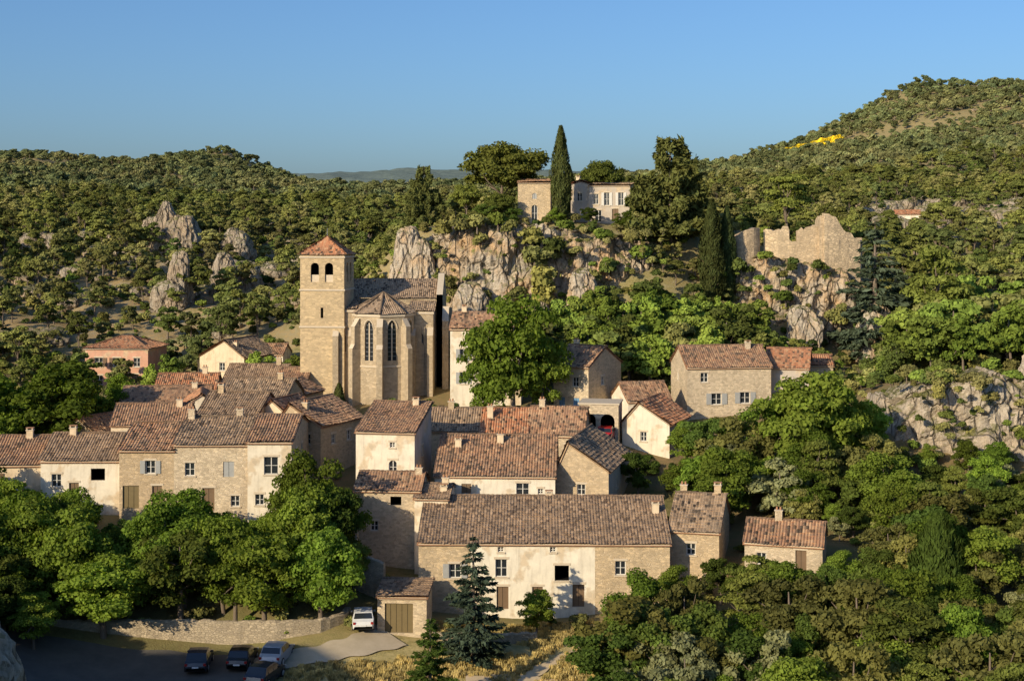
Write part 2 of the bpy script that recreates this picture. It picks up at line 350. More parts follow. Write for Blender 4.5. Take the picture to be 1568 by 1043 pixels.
def house(name,xc,yf,W,D,zb,H,rise=1.6,roof='x',rp=.5,rot=0,wallm='rubble_stone',tile='old_clay_tiles',F=(),Lf=(),R=(),ch=(),frame='white_frame',sh='brown_wood',side=None,ov=.3,segs=None):
    rr=math.radians(rot); e=empty(name,(xc,yf,zb),rr)
    w2=W/2; mw=MB();mo=MB();mr=MB(); side=side or wallm
    X=Vector((1,0,0));Y=Vector((0,1,0))
    for (a,b,m_) in (segs or [(0,W,wallm)]):
        ops=[(o[0]-a,)+tuple(o[1:]) for o in F if a<=o[0]<b]
        wall(mw,mo,(-w2+a,0,0),(1,0,0),(0,-1,0),b-a,-4,H,ops,m_,frame=frame,sh=sh)
    wall(mw,mo,(w2,0,0),(0,1,0),(1,0,0),D,-4,H,R,side,frame=frame,sh=sh)
    wall(mw,mo,(w2,D,0),(-1,0,0),(0,1,0),W,-4,H,(),side,frame=frame,sh=sh)
    wall(mw,mo,(-w2,D,0),(0,-1,0),(-1,0,0),D,-4,H,Lf,side,frame=frame,sh=sh)
    off=random.random()*50
    if roof=='x':
        yr=rp*D; h=H+rise
        for sx in (-w2,w2): mw.poly([(sx,0,H),(sx,D,H)]+([(sx,D,h)] if rp>=1 else [(sx,yr,h)]),side)
        if rp>=1: mw.poly([(-w2,D,H),(w2,D,H),(w2,D,h),(-w2,D,h)],side)
        s=rise/yr; sl=Vector((0,1,s)); Lv=math.hypot(yr+ov,(yr+ov)*s)
        P=Vector((-w2-.15,-ov,H-ov*s+.12))
        tiled(mr,P,X,sl,W+.3,Lv,tile,off=off); slab(mr,P,X,sl,W+.3,Lv,'terracotta')
        if rp<1:
            yb=D-yr; s=rise/yb; Lv=math.hypot(yb+ov,(yb+ov)*s); P=Vector((-w2-.15,D+ov,H-ov*s+.12))
            tiled(mr,P,X,(0,-1,s),W+.3,Lv,tile,off=off+9); slab(mr,P,X,(0,-1,s),W+.3,Lv,'terracotta')
        n=int(W/.4); pts=[];rad=[]
        for t in range(n+1):
            x=-w2-.15+(W+.3)*t/n; zz=h+.15+.02*math.sin(t*.7)
            pts+=[(x,yr,zz),(x+.3*(W/n),yr,zz)]; rad+=[.15,.11]
        mr.tube(pts,rad,tile,6)
        mo.box(-w2,w2,-.14,-.002,H-.18,H-.02,'stone_trim')
    elif roof=='y':
        xr=-w2+rp*W; h=H+rise
        for sy in (0,D): mw.poly([(-w2,sy,H),(w2,sy,H)]+([(w2,sy,h)] if rp>=1 else ([(-w2,sy,h)] if rp<=0 else [(xr,sy,h)])),wallm)
        if rp>0:
            s=rise/(xr+w2); L=xr+w2+ov; P=Vector((-w2-ov,D+.15,H-ov*s+.12)); Lv=math.hypot(L,L*s)
            tiled(mr,P,-Y,(1,0,s),D+.3,Lv,tile,off=off); slab(mr,P,-Y,(1,0,s),D+.3,Lv,'terracotta')
        else: mw.poly([(-w2,0,H),(-w2,D,H),(-w2,D,h),(-w2,0,h)],side)
        if rp<1:
            s=rise/(w2-xr); L=w2-xr+ov; P=Vector((w2+ov,-.15,H-ov*s+.12)); Lv=math.hypot(L,L*s)
            tiled(mr,P,Y,(-1,0,s),D+.3,Lv,tile,off=off+5); slab(mr,P,Y,(-1,0,s),D+.3,Lv,'terracotta')
        else: mw.poly([(w2,0,H),(w2,D,H),(w2,D,h),(w2,0,h)],side)
        n=int(D/.4)+1; pts=[];rad=[]
        for t in range(n+1):
            y=-.15+(D+.3)*t/n; pts+=[(xr,y,h+.15),(xr,y+.1,h+.15)]; rad+=[.15,.11]
        mr.tube(pts,rad,tile,6)
    elif roof=='hip':
        o=ov; a=min(W,D)/2+o; s=rise/(min(W,D)/2); zt=H-o*s+.12
        Wt=W+2*o;Dt=D+2*o; sl=math.hypot(1,s)
        for P,U,V,Lu,Lvh in (((-w2-o,-o,zt),X,(0,1,s),Wt,Dt/2),((w2+o,D+o,zt),-X,(0,-1,s),Wt,Dt/2),((w2+o,-o,zt),Y,(-1,0,s),Dt,Wt/2),((-w2-o,D+o,zt),-Y,(1,0,s),Dt,Wt/2)):
            hh=min(Lvh,a) ; Lv=hh*sl
            tiled(mr,P,U,V,Lu,Lv,tile,lo=lambda v,sl=sl,Lu=Lu:min(v/sl,Lu/2),hi=lambda v,sl=sl,Lu=Lu:max(Lu-v/sl,Lu/2),off=off)
        mo.box(-w2-o+.02,w2+o-.02,-o+.02,D+o-.02,H-.06,H-.0,'stone_trim')
        z1=zt+a*s
        if W>=D: ends=[(-w2-o+a,D/2,z1),(w2+o-a,D/2,z1)]
        else: ends=[(0,-o+a,z1),(0,D+o-a,z1)]
        if W!=D: mr.tube([ends[0],ends[1]],[.14,.14],tile,6)
        cs=[(-w2-o,-o,zt),(w2+o,-o,zt),(w2+o,D+o,zt),(-w2-o,D+o,zt)]
        for c in cs:
            en=min(ends,key=lambda q:(q[0]-c[0])**2+(q[1]-c[1])**2)
            mr.tube([(c[0],c[1],c[2]+.06),(en[0],en[1],en[2]+.06)],[.12,.12],tile,6)
    elif roof=='flat':
        mo.box(-w2-.12,w2+.12,-.12,D+.12,H,H+.16,'stone_trim')
    for c in ch:
        cx,cy,hh=c[:3]
        if roof=='x': z=H+rise*(cy/(rp*D) if cy<=rp*D else (D-cy)/(D-rp*D))
        else: z=H+rise*.5
        hh*=.75
        mo.box(cx-.3,cx+.3,cy-.22,cy+.22,z-.4,z+hh,wallm if 'stone' in wallm else 'cream_plaster')
        mo.box(cx-.36,cx+.36,cy-.28,cy+.28,z+hh,z+hh+.08,'stone_trim')
        if random.random()<.5:
            for dx in (-.15,.15): mo.tube([(cx+dx,cy,z+hh+.08),(cx+dx,cy,z+hh+.34)],[.1,.08],'terracotta',8)
        else:
            for dx in (-.3,.2): mo.box(cx+dx,cx+dx+.1,cy-.22,cy+.22,z+hh+.081,z+hh+.25,'stone_trim')
            mo.box(cx-.36,cx+.36,cy-.26,cy+.26,z+hh+.251,z+hh+.3,'terracotta')
    mw.obj('walls',e); mr.obj('roof',e); mo.obj('windows_doors_and_trim',e)
    cx,cy=xc-math.sin(rr)*D/2, yf+math.cos(rr)*D/2
    FOOT.append((cx,cy,W,D,rr,zb))
    return e
# ------------------------------------------------------------ buildings
house('pink_farmhouse',-58.4,210,9.6,8,10.6,5.6,1.5,'hip',rot=-6,wallm='pink_plaster',tile='orange_clay_tiles',
  F=[(1.6,.3,1.1,1.4,'w'),(4.2,.3,.9,1.4,'w'),(1.5,3,1.2,1.3,'s'),(4.3,3,1.1,1.3,'s'),(7.4,3,1,1.3,'w'),(7.2,.3,1,1.6,'d')],Lf=[(2,3,1,1.3,'w'),(5,3,1,1.3,'w')],sh='brown_wood')
house('white_house',-40,196,7.2,8,13.2,3.1,2.2,'y',rp=.55,rot=-22,wallm='cream_plaster',side='grey_plaster',tile='grey_brown_tiles',F=[(3.2,1.2,.9,1.1,'w')],R=[(1.5,1,.9,1.1,'w'),(4,1,.9,1.1,'w')],ch=[(1.5,1.2,1.1)])
house('white_cottage',-34.6,201,4.5,5,13.4,2.8,1.2,'x',rot=-5,wallm='white_plaster',tile='old_clay_tiles',F=[(1.5,.9,.9,1,'w')])
house('village_house',-40.3,175,7.4,7,10.8,3.2,1.7,'x',rot=4,wallm='cream_plaster',tile='orange_clay_tiles',F=[(1,1.6,.7,.8,'w'),(3.4,1.2,.8,1,'w'),(5.6,1.4,.7,.9,'w')],ch=[(2,3.5,1.1)])
house('village_house',-32.5,177,7.6,8,11,3.4,2.2,'x',rot=-6,wallm='rubble_stone',tile='grey_brown_tiles',F=[(1,1.4,.8,1,'w'),(5,1.4,.8,1,'w')],ch=[(2.5,4,1.2)])
house('village_house',-27.2,176,3.6,6,12,3.2,1.2,'x',rot=-3,wallm='rubble_stone',tile='old_clay_tiles',F=[(1.2,1.6,.8,1,'w')])
house('village_house',-26.5,166,4.6,6,11,3.6,1.3,'y',rp=.4,rot=-15,wallm='rubble_stone',tile='old_clay_tiles',F=[(1,1.4,.7,.9,'w')],ch=[(.8,1.4,1.3)])
house('village_house',-38.6,158,9.6,7,10,4.5,1.5,'x',rot=7,wallm='cream_plaster',tile='old_clay_tiles',F=[(1,2.6,.8,.9,'w'),(4,2.4,.8,1,'s'),(7.4,2.6,.8,.9,'w')],ch=[(3,3,.9)],sh='grey_shutter')
house('village_house',-29,159,7.6,7,11,4,1.8,'x',rot=-8,wallm='rubble_stone',tile='grey_brown_tiles',F=[(1,2,.8,1,'w'),(4,2,.9,1.1,'w')],ch=[(2.2,3.4,1)])
house('village_house',-33.2,152,4.4,6,10.5,4.4,1.3,'y',rp=.5,rot=12,wallm='white_plaster',tile='orange_clay_tiles',F=[(1.6,2.4,.8,1,'w')])
house('village_house',-46,150,5,7,9.5,3.2,1.3,'y',rp=.6,rot=-30,wallm='pale_stone',tile='old_clay_tiles',F=[(2,1.2,.8,1,'w')])
house('village_house',-36.6,143.5,7.6,7,9.5,4.7,1.6,'x',rot=5,wallm='cream_plaster',tile='old_clay_tiles',F=[(1,3,.8,1,'w'),(5,3,.8,1,'w')],ch=[(2.6,3,1)])
house('village_house',-29.2,146,6.4,7.5,10,4.9,1.8,'x',rot=-9,wallm='rubble_stone',tile='grey_brown_tiles',F=[(1,3,.8,1,'w'),(4,3,.8,1,'w')],ch=[(-2,3.6,1.1)])
house('village_house',-24.9,147.5,4,6,10,4.6,1.5,'y',rp=.5,rot=-20,wallm='cream_plaster',side='grey_plaster',tile='orange_clay_tiles',F=[(1.4,3,.8,1,'w')])
house('village_house',-21.2,141,5.2,8,9.5,5,2,'y',rp=.3,rot=-24,wallm='rubble_stone',tile='old_clay_tiles',F=[(1,3.2,.8,1,'w'),(3.2,3.2,.8,1,'w')],R=[(2,3,.8,1,'w'),(5,3,.8,1,'w')],ch=[(0,1.4,1.4)])
house('village_house',-48,131.4,9,10,8.4,3.7,1.9,'x',rot=4,wallm='cream_plaster',tile='old_clay_tiles',F=[(4,1.8,1,1.2,'s')],ch=[(2.2,4.6,1.1)])
house('village_house',-39.6,131,7.6,9,8.6,4.0,1.8,'x',rot=1,wallm='white_plaster',tile='grey_brown_tiles',F=[(4.6,2.2,1.3,1.1,'o'),(1,1.6,.9,1.2,'w'),(2.6,0,.9,2,'d')],ch=[(-2,4.2,1)])
house('stone_house',-33.4,130,5,11,8.4,5.3,1.7,'x',wallm='rubble_stone',tile='old_clay_tiles',F=[(.3,0,1.5,2.1,'g'),(2.4,3.2,.9,1.2,'s'),(3,.2,.9,1.9,'d')],sh='grey_shutter')
house('stone_house',-27.5,130,6.8,12,8,6.2,1.7,'x',wallm='pale_stone',tile='grey_brown_tiles',F=[(1,3.4,.9,1.2,'w'),(4.5,3.3,1,1.4,'c'),(2.6,.2,1.1,2.1,'d'),(5.2,.6,.8,1,'w')],ch=[(-3,5.5,1.3),(1.5,6,1)],sh='grey_shutter')
house('plastered_house',-22.1,129.6,4,12.4,8,6.5,1.6,'x',wallm='white_plaster',side='rubble_stone',tile='old_clay_tiles',F=[(1.5,3.6,1.3,1.6,'w'),(.7,.8,.8,1,'w')],R=[(2.5,4.4,.9,1.1,'w'),(6,4.4,.9,1.1,'w')])
house('tall_white_house',-12,134.5,5.7,7.5,8.6,6.1,1.9,'x',rp=1,rot=-9,wallm='white_plaster',side='grey_plaster',tile='old_clay_tiles',F=[(3.2,2.2,.8,1.3,'qwa'),(3.3,4.7,.5,.5,'w')],R=[(3,3.5,.8,1,'w')],ch=[(1.5,6.6,.9)])
house('village_house',-5.6,147,6,7,9,4.1,1.8,'x',rot=-3,wallm='rubble_stone',tile='grey_brown_tiles',F=[(1.4,2,.9,1,'w'),(4,2,.9,1,'w')],ch=[(-1,3.4,1.1)])
house('village_house',-.8,145.5,4.8,8,9,4,2,'x',rot=-3,wallm='cream_plaster',tile='orange_clay_tiles',F=[(1.8,2,.9,1,'w')],ch=[(-1.6,2.5,1.6)])
house('village_house',4.4,145,5.8,8,9,3.9,2.3,'x',rot=-8,wallm='pale_stone',tile='old_clay_tiles',F=[(1.4,2,.9,1,'w'),(3.8,2,.9,1,'w')],R=[(3,1.8,.8,1,'w')],ch=[(-1.8,4,1.1)])
house('long_roof_house',-1.6,132,11.2,9.5,6.8,4.2,2.8,'x',rp=.68,rot=-3,wallm='white_plaster',side='pale_stone',tile='old_clay_tiles',F=[(7.6,2.5,1.2,1.1,'w'),(2.5,2.6,.9,.9,'c'),(9.6,2.6,.5,.5,'w')],ch=[(-3.8,4.5,1),(.2,5.4,1)])
house('village_house',6.6,133.5,5,12,7,4.3,2.5,'y',rp=.22,rot=-14,wallm='rubble_stone',side='grey_plaster',tile='grey_brown_tiles',F=[(2,2,.8,1,'w')],R=[(4,2,.8,1,'w')])
house('stone_house',-11.2,128,5.9,6,4,6.4,1.1,'x',rot=-4,wallm='pale_stone',tile='old_clay_tiles',F=[(3.2,5.1,1,.8,'o'),(1.4,2.8,.7,.9,'w')],ch=[(2.5,2.6,.9)])
house('plastered_house',-7.2,126.8,3,6,4,5.9,.7,'x',rot=-4,wallm='white_plaster',tile='grey_brown_tiles',F=[(1,3.6,.7,.9,'w')],ch=[(1,2.4,1.2)])
house('large_farmhouse',2.7,120,21.2,12.4,1.7,5.7,2.4,'x',rp=.66,rot=-1,wallm='white_plaster',side='rubble_stone',tile='grey_brown_tiles',segs=[(0,4.4,'rubble_stone'),(4.4,14.9,'white_plaster'),(14.9,21.2,'rubble_stone')],
  F=[(6.7,5,.5,.45,'w'),(6.5,2.9,1,1.5,'wq'),(6.6,.2,1,1.9,'d'),(9.6,.2,.9,1.9,'d'),(11.1,5,.5,.45,'w'),(11.5,2.6,1.2,1.3,'oq'),(2.6,2.8,1,1.2,'s'),(16.6,3.1,.9,1.2,'w'),(13,.4,1,1.9,'d')],ch=[(-9,8.2,1.2),(.5,8.3,.5),(9.8,5,1.3)],sh='grey_shutter')
house('village_house',15.6,122,4.3,9,4,4,2.2,'x',rp=.6,rot=-14,wallm='rubble_stone',tile='grey_brown_tiles',F=[(1.5,2,.8,1,'w')],ch=[(-1.6,6,1.4),(1.5,5.4,1.2)])
house('garage_building',-8.9,115,4.0,4,1.2,3.0,.4,'x',rp=1,rot=-3,wallm='pale_stone',tile='grey_brown_tiles',F=[(.6,.1,2.3,2.4,'g')])
house('cottage',22.6,118.5,6.4,5,5.2,2.5,1.4,'x',rot=-16,wallm='pale_stone',tile='old_clay_tiles',F=[(1,.7,.8,1,'w'),(4.2,.2,.9,1.9,'d')],ch=[(-.6,2.5,1.2)])
house('tall_village_house',-3.2,172,8.6,8,13,8.8,1.7,'x',rot=-4,wallm='white_plaster',tile='old_clay_tiles',F=[(1.2,2.2,.9,1.4,'s'),(1.2,5,.9,1.4,'s'),(5,5,.9,1.4,'s')],sh='grey_shutter',ch=[(-3,4,1)])
house('stone_house',6.8,164,4.6,8,12.2,5.9,2,'x',rot=-32,wallm='pale_stone',side='rubble_stone',tile='old_clay_tiles',F=[(.7,1,.8,1.3,'c'),(2.6,1,.8,1.3,'c'),(2.5,3.6,.8,1.1,'w')],R=[(3,3.6,.8,1,'w')],ch=[(-1.6,4.2,1)],sh='blue_shutter')
house('stone_archway',9.2,151,4.2,4,11.4,3.9,0,'flat',rot=-10,wallm='pale_stone',F=[(.5,0,1.3,2.9,'oa'),(2.3,0,1.5,2.9,'oa')])
house('village_house',14.2,151,5.2,8,10.2,3.1,2.1,'y',rp=.35,rot=-22,wallm='white_plaster',side='grey_plaster',tile='orange_clay_tiles',F=[(2,1.2,.7,1,'w')],ch=[(-1.2,1.5,.8)])
house('village_house',15.6,161,5.2,6,11.5,3,1.7,'x',rot=14,wallm='white_plaster',tile='old_clay_tiles',F=[(2,1,.8,1,'w')])
house('stone_house',25.2,165,10,8,12.6,5.3,2.1,'x',rot=7,wallm='pale_stone',tile='old_clay_tiles',F=[(1.6,3.6,.9,1.1,'w'),(2.9,1,1.2,1.3,'s'),(6.3,1.1,1.2,1.3,'s')],Lf=[(3,3.4,.8,1,'w')],ch=[(3.2,3.4,1)],sh='grey_shutter')
house('village_house',32.3,167,5,8,12.6,5,1.9,'x',rot=-14,wallm='grey_plaster',tile='orange_clay_tiles',F=[(2,2.6,.8,1,'w')])
house('village_house',36.8,172,4,5,13.4,4,1,'x',rot=-5,wallm='pale_stone',tile='orange_clay_tiles')
house('hilltop_chapel',3.4,218,5,5,34.6,6.4,.5,'x',rp=1,rot=-4,wallm='rubble_stone',tile='old_clay_tiles',F=[(2.1,.4,.9,2.6,'wa'),(2.2,3.9,.7,.9,'ca')],sh='grey_shutter')
house('hilltop_villa',15,219,6.4,7,34.8,5.8,.4,'x',rp=1,rot=-12,wallm='grey_plaster',side='grey_plaster',tile='grey_brown_tiles',F=[(.7,2.9,.8,1.6,'w'),(2.4,2.7,.8,2,'s'),(4.6,2.7,.8,2,'s'),(1,.2,1,1.8,'w'),(3.6,.3,1,1.9,'d')],sh='white_frame')
house('hilltop_villa_wing',10.6,220.5,3,5,34.8,6,.5,'y',rp=.5,rot=-12,wallm='grey_plaster',side='grey_plaster',tile='orange_clay_tiles',F=[(1,3.4,.8,1.3,'w')],ch=[(-.6,1.5,1.2)])
house('hillside_house',97.5,350,6,6,34.6,2.8,1,'x',rot=-10,wallm='white_plaster',tile='orange_clay_tiles',F=[(1,.8,1,1.2,'w'),(3.8,.8,1,1.2,'w')])
house('hillside_house',-66,400,5,5,34,2.4,1,'x',wallm='white_plaster',tile='orange_clay_tiles',F=[(2,.8,1,1,'w')])
def church():
    e=empty('church',(-16.2,174.5,13)); rt=math.radians
    mw=MB();mo=MB();mr=MB()
    ox,oy=-7.5,3.0; a=rt(-6); U=Vector((math.cos(a),math.sin(a),0)); Vv=Vector((-math.sin(a),math.cos(a),0)); w=5.6
    C=Vector((ox,oy,0))-U*w/2; H=17.7
    faces=((C,U,-Vv),(C+U*w,Vv,U),(C+U*w+Vv*w,-U,Vv),(C+Vv*w,-Vv,-U))
    for i,(P,u,n) in enumerate(faces):
        ops=[(1.35,14.3,1.05,2.4,'oa'),(3.15,14.3,1.05,2.4,'oa')]
        if i==0: ops+=[(2.6,9.8,.35,1.3,'o')]
        wall(mw,mo,P,u,n,w,-5,H,ops,'tower_stone',rec=.5)
        for z in (8.6,13.2,17.3): mw.obox(P,u,n,-.12,w+.12,0.002,.13,z,z+.22,'stone_trim')
        for q in ops[:2]: mo.obox(P,u,n,q[0],q[0]+q[2],-.3,-.2,14.3,15.2,'stone_trim')
        o=.3; s=2.1/(w/2); P2=P-u*o+n*o; Lu=w+2*o; sl=math.hypot(1,s)
        tiled(mr,(P2.x,P2.y,H-.05),u,-n+Vector((0,0,s)),Lu,Lu/2*sl,'orange_clay_tiles',lo=lambda v:min(v/sl,Lu/2),hi=lambda v:max(Lu-v/sl,Lu/2),off=i*7)
    mo.tube([tuple(C+U*w/2+Vv*w/2+Vector((0,0,19.8))),tuple(C+U*w/2+Vv*w/2+Vector((0,0,21)))],[.05,.03],'zinc',6)
    cb=C+U*w/2+Vv*w/2; mo.tube([(cb.x,cb.y,14.6),(cb.x,cb.y,14.8),(cb.x,cb.y,15.4),(cb.x,cb.y,15.7)],[.5,.42,.3,.08],'zinc',12)
    x0,x1,y0,y1,He,Hr=-5.5,6.6,8.5,18,12,14.2
    for (P,u,n,L) in (((x0,y0,0),(1,0,0),(0,-1,0),x1-x0),((x1,y0,0),(0,1,0),(1,0,0),y1-y0),((x1,y1,0),(-1,0,0),(0,1,0),x1-x0),((x0,y1,0),(0,-1,0),(-1,0,0),y1-y0)):
        wall(mw,mo,P,u,n,L,-5,He,[],'church_stone')
    ym=(y0+y1)/2; s=(Hr-He)/(ym-y0)
    for yy,d in ((y0,1),(y1,-1)):
        L=(ym-y0+.3); tiled(mr,(x0-.2,yy-.3*d,He-.3*s+.1),(1,0,0),(0,d,s),x1-x0+.4,L*math.hypot(1,s),'church_tiles',off=3)
    for xx in (x1-.1,):
        mw.poly([(xx,y0-.4,-5),(xx+.8,y0-.4,-5),(xx+.8,y0-.4,He+.5),(xx,y0-.4,He+.5)],'church_stone')
        prof=[(y0-.4,-5),(y1+.4,-5),(y1+.4,He+.5),(ym,Hr+.9),(y0-.4,He+.5)]
        for k in (xx,xx+.8): mw.poly([(k,p[0],p[1]) for p in prof],'church_stone')
        for t in range(1,5):
            p,q=prof[t],prof[(t+1)%5]; mw.poly([(xx,*p),(xx+.8,*p),(xx+.8,*q),(xx,*q)],'stone_trim' if t in(2,3) else 'church_stone')
    R=4.05; cx,cy=0,4.2; Ha=10.4
    pts=[Vector((cx+R*math.sin(rt(45*k)),cy-R*math.cos(rt(45*k)),0)) for k in range(-3,4)]
    apex=Vector((cx,cy+.6,12.9))
    for i in range(6):
        A,B=pts[i],pts[i+1]; u=(B-A); L=u.length; u.normalize(); n=Vector((u.y,-u.x,0))
        ops=[(L/2-.58,4.7,1.16,4.9,'lap')] if i in (1,2,3,4) else []
        wall(mw,mo,A,u,n,L,-5,Ha,ops,'church_stone',rec=.4)
        mw.obox(A,u,n,-.05,L+.05,.002,.16,Ha-.3,Ha,'stone_trim'); mw.obox(A,u,n,0,L,.002,.1,3.9,4.1,'stone_trim')
        if ops:
            for t in range(10):
                q0,q1=t/10,(t+1)/10
                f=lambda q:(abs(q-.5)*2)
                z=lambda q:9.6+.14-1.1*(1-math.sqrt(max(0,1-f(q)**1.6)))
                a0=A+u*(L/2-.68+1.36*q0)+n*.04; a1=A+u*(L/2-.68+1.36*q1)+n*.04
                mw.tube([(a0.x,a0.y,z(q0)),(a1.x,a1.y,z(q1))],[.07,.07],'stone_trim',5)
        E0=A+(A-Vector((cx,cy,0))).normalized()*.35; E1=B+(B-Vector((cx,cy,0))).normalized()*.35
        E0.z=E1.z=Ha; uu=E1-E0; Lu=uu.length; mid=(E0+E1)/2; V=apex-mid; Lv=V.length
        tiled(mr,E0,uu,V,Lu,Lv,'church_tiles',lo=lambda v:Lu/2*v/Lv,hi=lambda v:Lu-Lu/2*v/Lv,off=i*3)
        mr.tube([tuple(E0+Vector((0,0,.08))),tuple(apex+Vector((0,0,.1)))],[.12,.1],'church_tiles',6)
    for i,A in enumerate(pts):
        d=(A-Vector((cx,cy,0))).normalized(); t=Vector((-d.y,d.x,0))
        for (dep,z1) in ((1.15,6.2),(.8,8.9)):
            mw.obox(A,t,d,-.36,.36,-.3,dep,-5 if dep>1 else 6.2,z1,'church_stone')
            P0=A+d*dep-t*.38;P1=A+d*dep+t*.38;P2=A+t*.38+d*(.8 if dep>1 else .05);P3=A-t*.38+d*(.8 if dep>1 else .05)
            up=.55 if dep>1 else 1.0
            mw.poly([(P0.x,P0.y,z1+.01),(P1.x,P1.y,z1+.01),(P2.x,P2.y,z1+up),(P3.x,P3.y,z1+up)],'stone_trim')
            mw.poly([(P0.x,P0.y,z1),(P3.x,P3.y,z1),(P3.x,P3.y,z1+up)],'church_stone'); mw.poly([(P1.x,P1.y,z1),(P2.x,P2.y,z1),(P2.x,P2.y,z1+up)],'church_stone')
    for (xa,xb,ya,yb,h) in ((-6.1,-3.4,3.2,8.5,10.9),(3.4,6.3,4.0,8.5,10.6)):
        wall(mw,mo,(xa,ya,0),(1,0,0),(0,-1,0),xb-xa,-5,h,[((xb-xa)/2-.3,5.6,.55,2.2,'lap')],'church_stone')
        wall(mw,mo,(xb,ya,0),(0,1,0),(1,0,0),yb-ya,-5,h,[],'church_stone'); wall(mw,mo,(xa,yb,0),(0,-1,0),(-1,0,0),yb-ya,-5,h,[],'church_stone')
        for k in (xa,xb): mw.poly([(k,ya,h),(k,yb,h),(k,yb,h+1)],'church_stone')
        L=yb-ya+.3; s=1/(yb-ya); tiled(mr,(xa-.2,ya-.3,h-.02),(1,0,0),(0,1,s),xb-xa+.4,L*math.hypot(1,s),'church_tiles',off=2)
        mw.box(xa-.1,xb+.1,ya-.14,ya-.002,h-.35,h-.08,'stone_trim')
        for bx in (xa+.05,xb-.65):
            mw.box(bx-.05,bx+.65,ya-1.0,ya-.004,-5,7.6,'church_stone'); mw.poly([(bx-.07,ya-1.02,7.61),(bx+.67,ya-1.02,7.61),(bx+.67,ya-.01,8.6),(bx-.07,ya-.01,8.6)],'stone_trim')
    mw.box(7.32,8.1,6.6,8.05,-5,9.2,'church_stone'); mw.box(7.32,8.3,13,14.2,-5,10.5,'church_stone')
    mw.poly([(7.3,6.58,9.21),(8.12,6.58,9.21),(8.12,8.05,11),(7.3,8.05,11)],'stone_trim')
    mw.obj('walls_tower_and_buttresses',e); mr.obj('roofs',e); mo.obj('windows_and_bell',e)
    FOOT.append((-16,182,15,17,0,13))
church()
# ------------------------------------------------------------ terrain
CP=[(f[0],f[1],f[5]+.1) for f in FOOT]
CP+=[(0,0,32),(0,-40,36),(-40,-40,40),(60,-30,30),(0,12,24),(0,30,10),(25,30,8),(-15,40,10),(0,60,0),(30,60,0),(0,85,-2),(30,90,-1),(-20,85,-1),
(50,95,1),(-22,108,-.1),(-30,110,0),(-14,108,0),(-22,113,.1),(-22,116.5,2.3),(-30,116,2.2),(-14,117,2.4),(-30,122,5),(-18,122,4.5),(-5,112,.6),(3,112,.6),(3,105,-.6),(-38,112,2),(-40,122,5),(-50,120,7),
(-60,40,30),(-70,50,33),(-82,57,28),(-86,72,22),(-100,55,30),(-110,90,25),(-60,95,8),(-45,45,22),(-50,70,12),(-130,60,38),(-75,120,12),  # ridge left of view, heights shaped to throw shade over the car park
(40,118,5),(35,105,2),(60,115,6),(55,135,8),(48,143,8.5),(60,143,9),(40,138,8),(28,140,8),(45,158,17),(62,157,17.5),(80,152,19),(100,140,15),
(-55,150,8),(-65,180,10),(-90,170,12),(-80,210,13),(-50,200,12),(-20,200,15),(0,190,16),(15,188,16),(30,185,16),(45,190,15),(60,185,17),
(-14,203,20),(-14,214,33),(-6,203,20),(5,203,20),(15,203,22),(20,205,25),(-4,214,34),(8,214,34),(20,214,33),(-2,230,36),(20,232,36),(30,222,33),(30,208,25),(38,213,30),(44,213,30),(50,214,28),(38,225,33),(58,222,24),(42,202,18),(50,202,16),
(0,260,32),(40,260,33),(-25,230,24),(-25,260,24),(-40,300,26),(0,320,30),(60,260,28),(80,240,26),(100,260,32),(70,200,19),
(-60,240,18),(-75,270,24),(-55,290,27),(-70,330,33),(-100,300,29),(-100,380,36),(-40,400,34),(-50,460,38),(0,420,38),(60,380,38),(100,350,34),(130,350,38),(140,420,44),
(-150,500,42),(-80,550,45),(0,600,48),(90,550,52),(150,550,58),(200,600,66),
(-340,900,78),(-324,880,75),(-260,900,75),(-220,900,77),(-179,900,78),(-150,900,69),(-130,900,60),(-90,900,45),(0,900,45),(80,900,50),(114,900,64),(140,900,69),(163,900,77),(186,900,88),(209,900,101),(228,900,111),(250,900,122),(275,900,124),(324,900,122),(380,900,123),(450,900,122),
(-300,700,56),(-200,700,58),(-220,800,69),(250,750,90),(330,700,88),(-420,900,80),
(-300,1200,50),(0,1200,40),(300,1200,90),(-1200,2600,100),(-800,2500,110),(-360,2500,123),(-250,2500,127),(-190,2500,138),(-120,2500,135),(0,2500,130),(200,2500,129),(350,2500,122),(1200,2600,120),(0,3400,60),(-2000,5500,60),(2000,5500,60),(0,5500,60),(-1500,1000,80),(1500,1000,110)]
CP=np.array(CP,float); c0=3.0
def phi(r2): return np.sqrt(r2+c0*c0)
A=phi((CP[:,None,0]-CP[None,:,0])**2+(CP[:,None,1]-CP[None,:,1])**2); A-=np.eye(len(A))*.4
WT=np.linalg.solve(np.block([[A,np.ones((len(A),1))],[np.ones((1,len(A))),np.zeros((1,1))]]),np.append(CP[:,2],0))
SR=np.random.default_rng(3); WV=[(l,SR.uniform(0,6.28,3),SR.uniform(0,6.28)) for l in (160,90,55,30,17,9,5,3) for _ in range(3)]
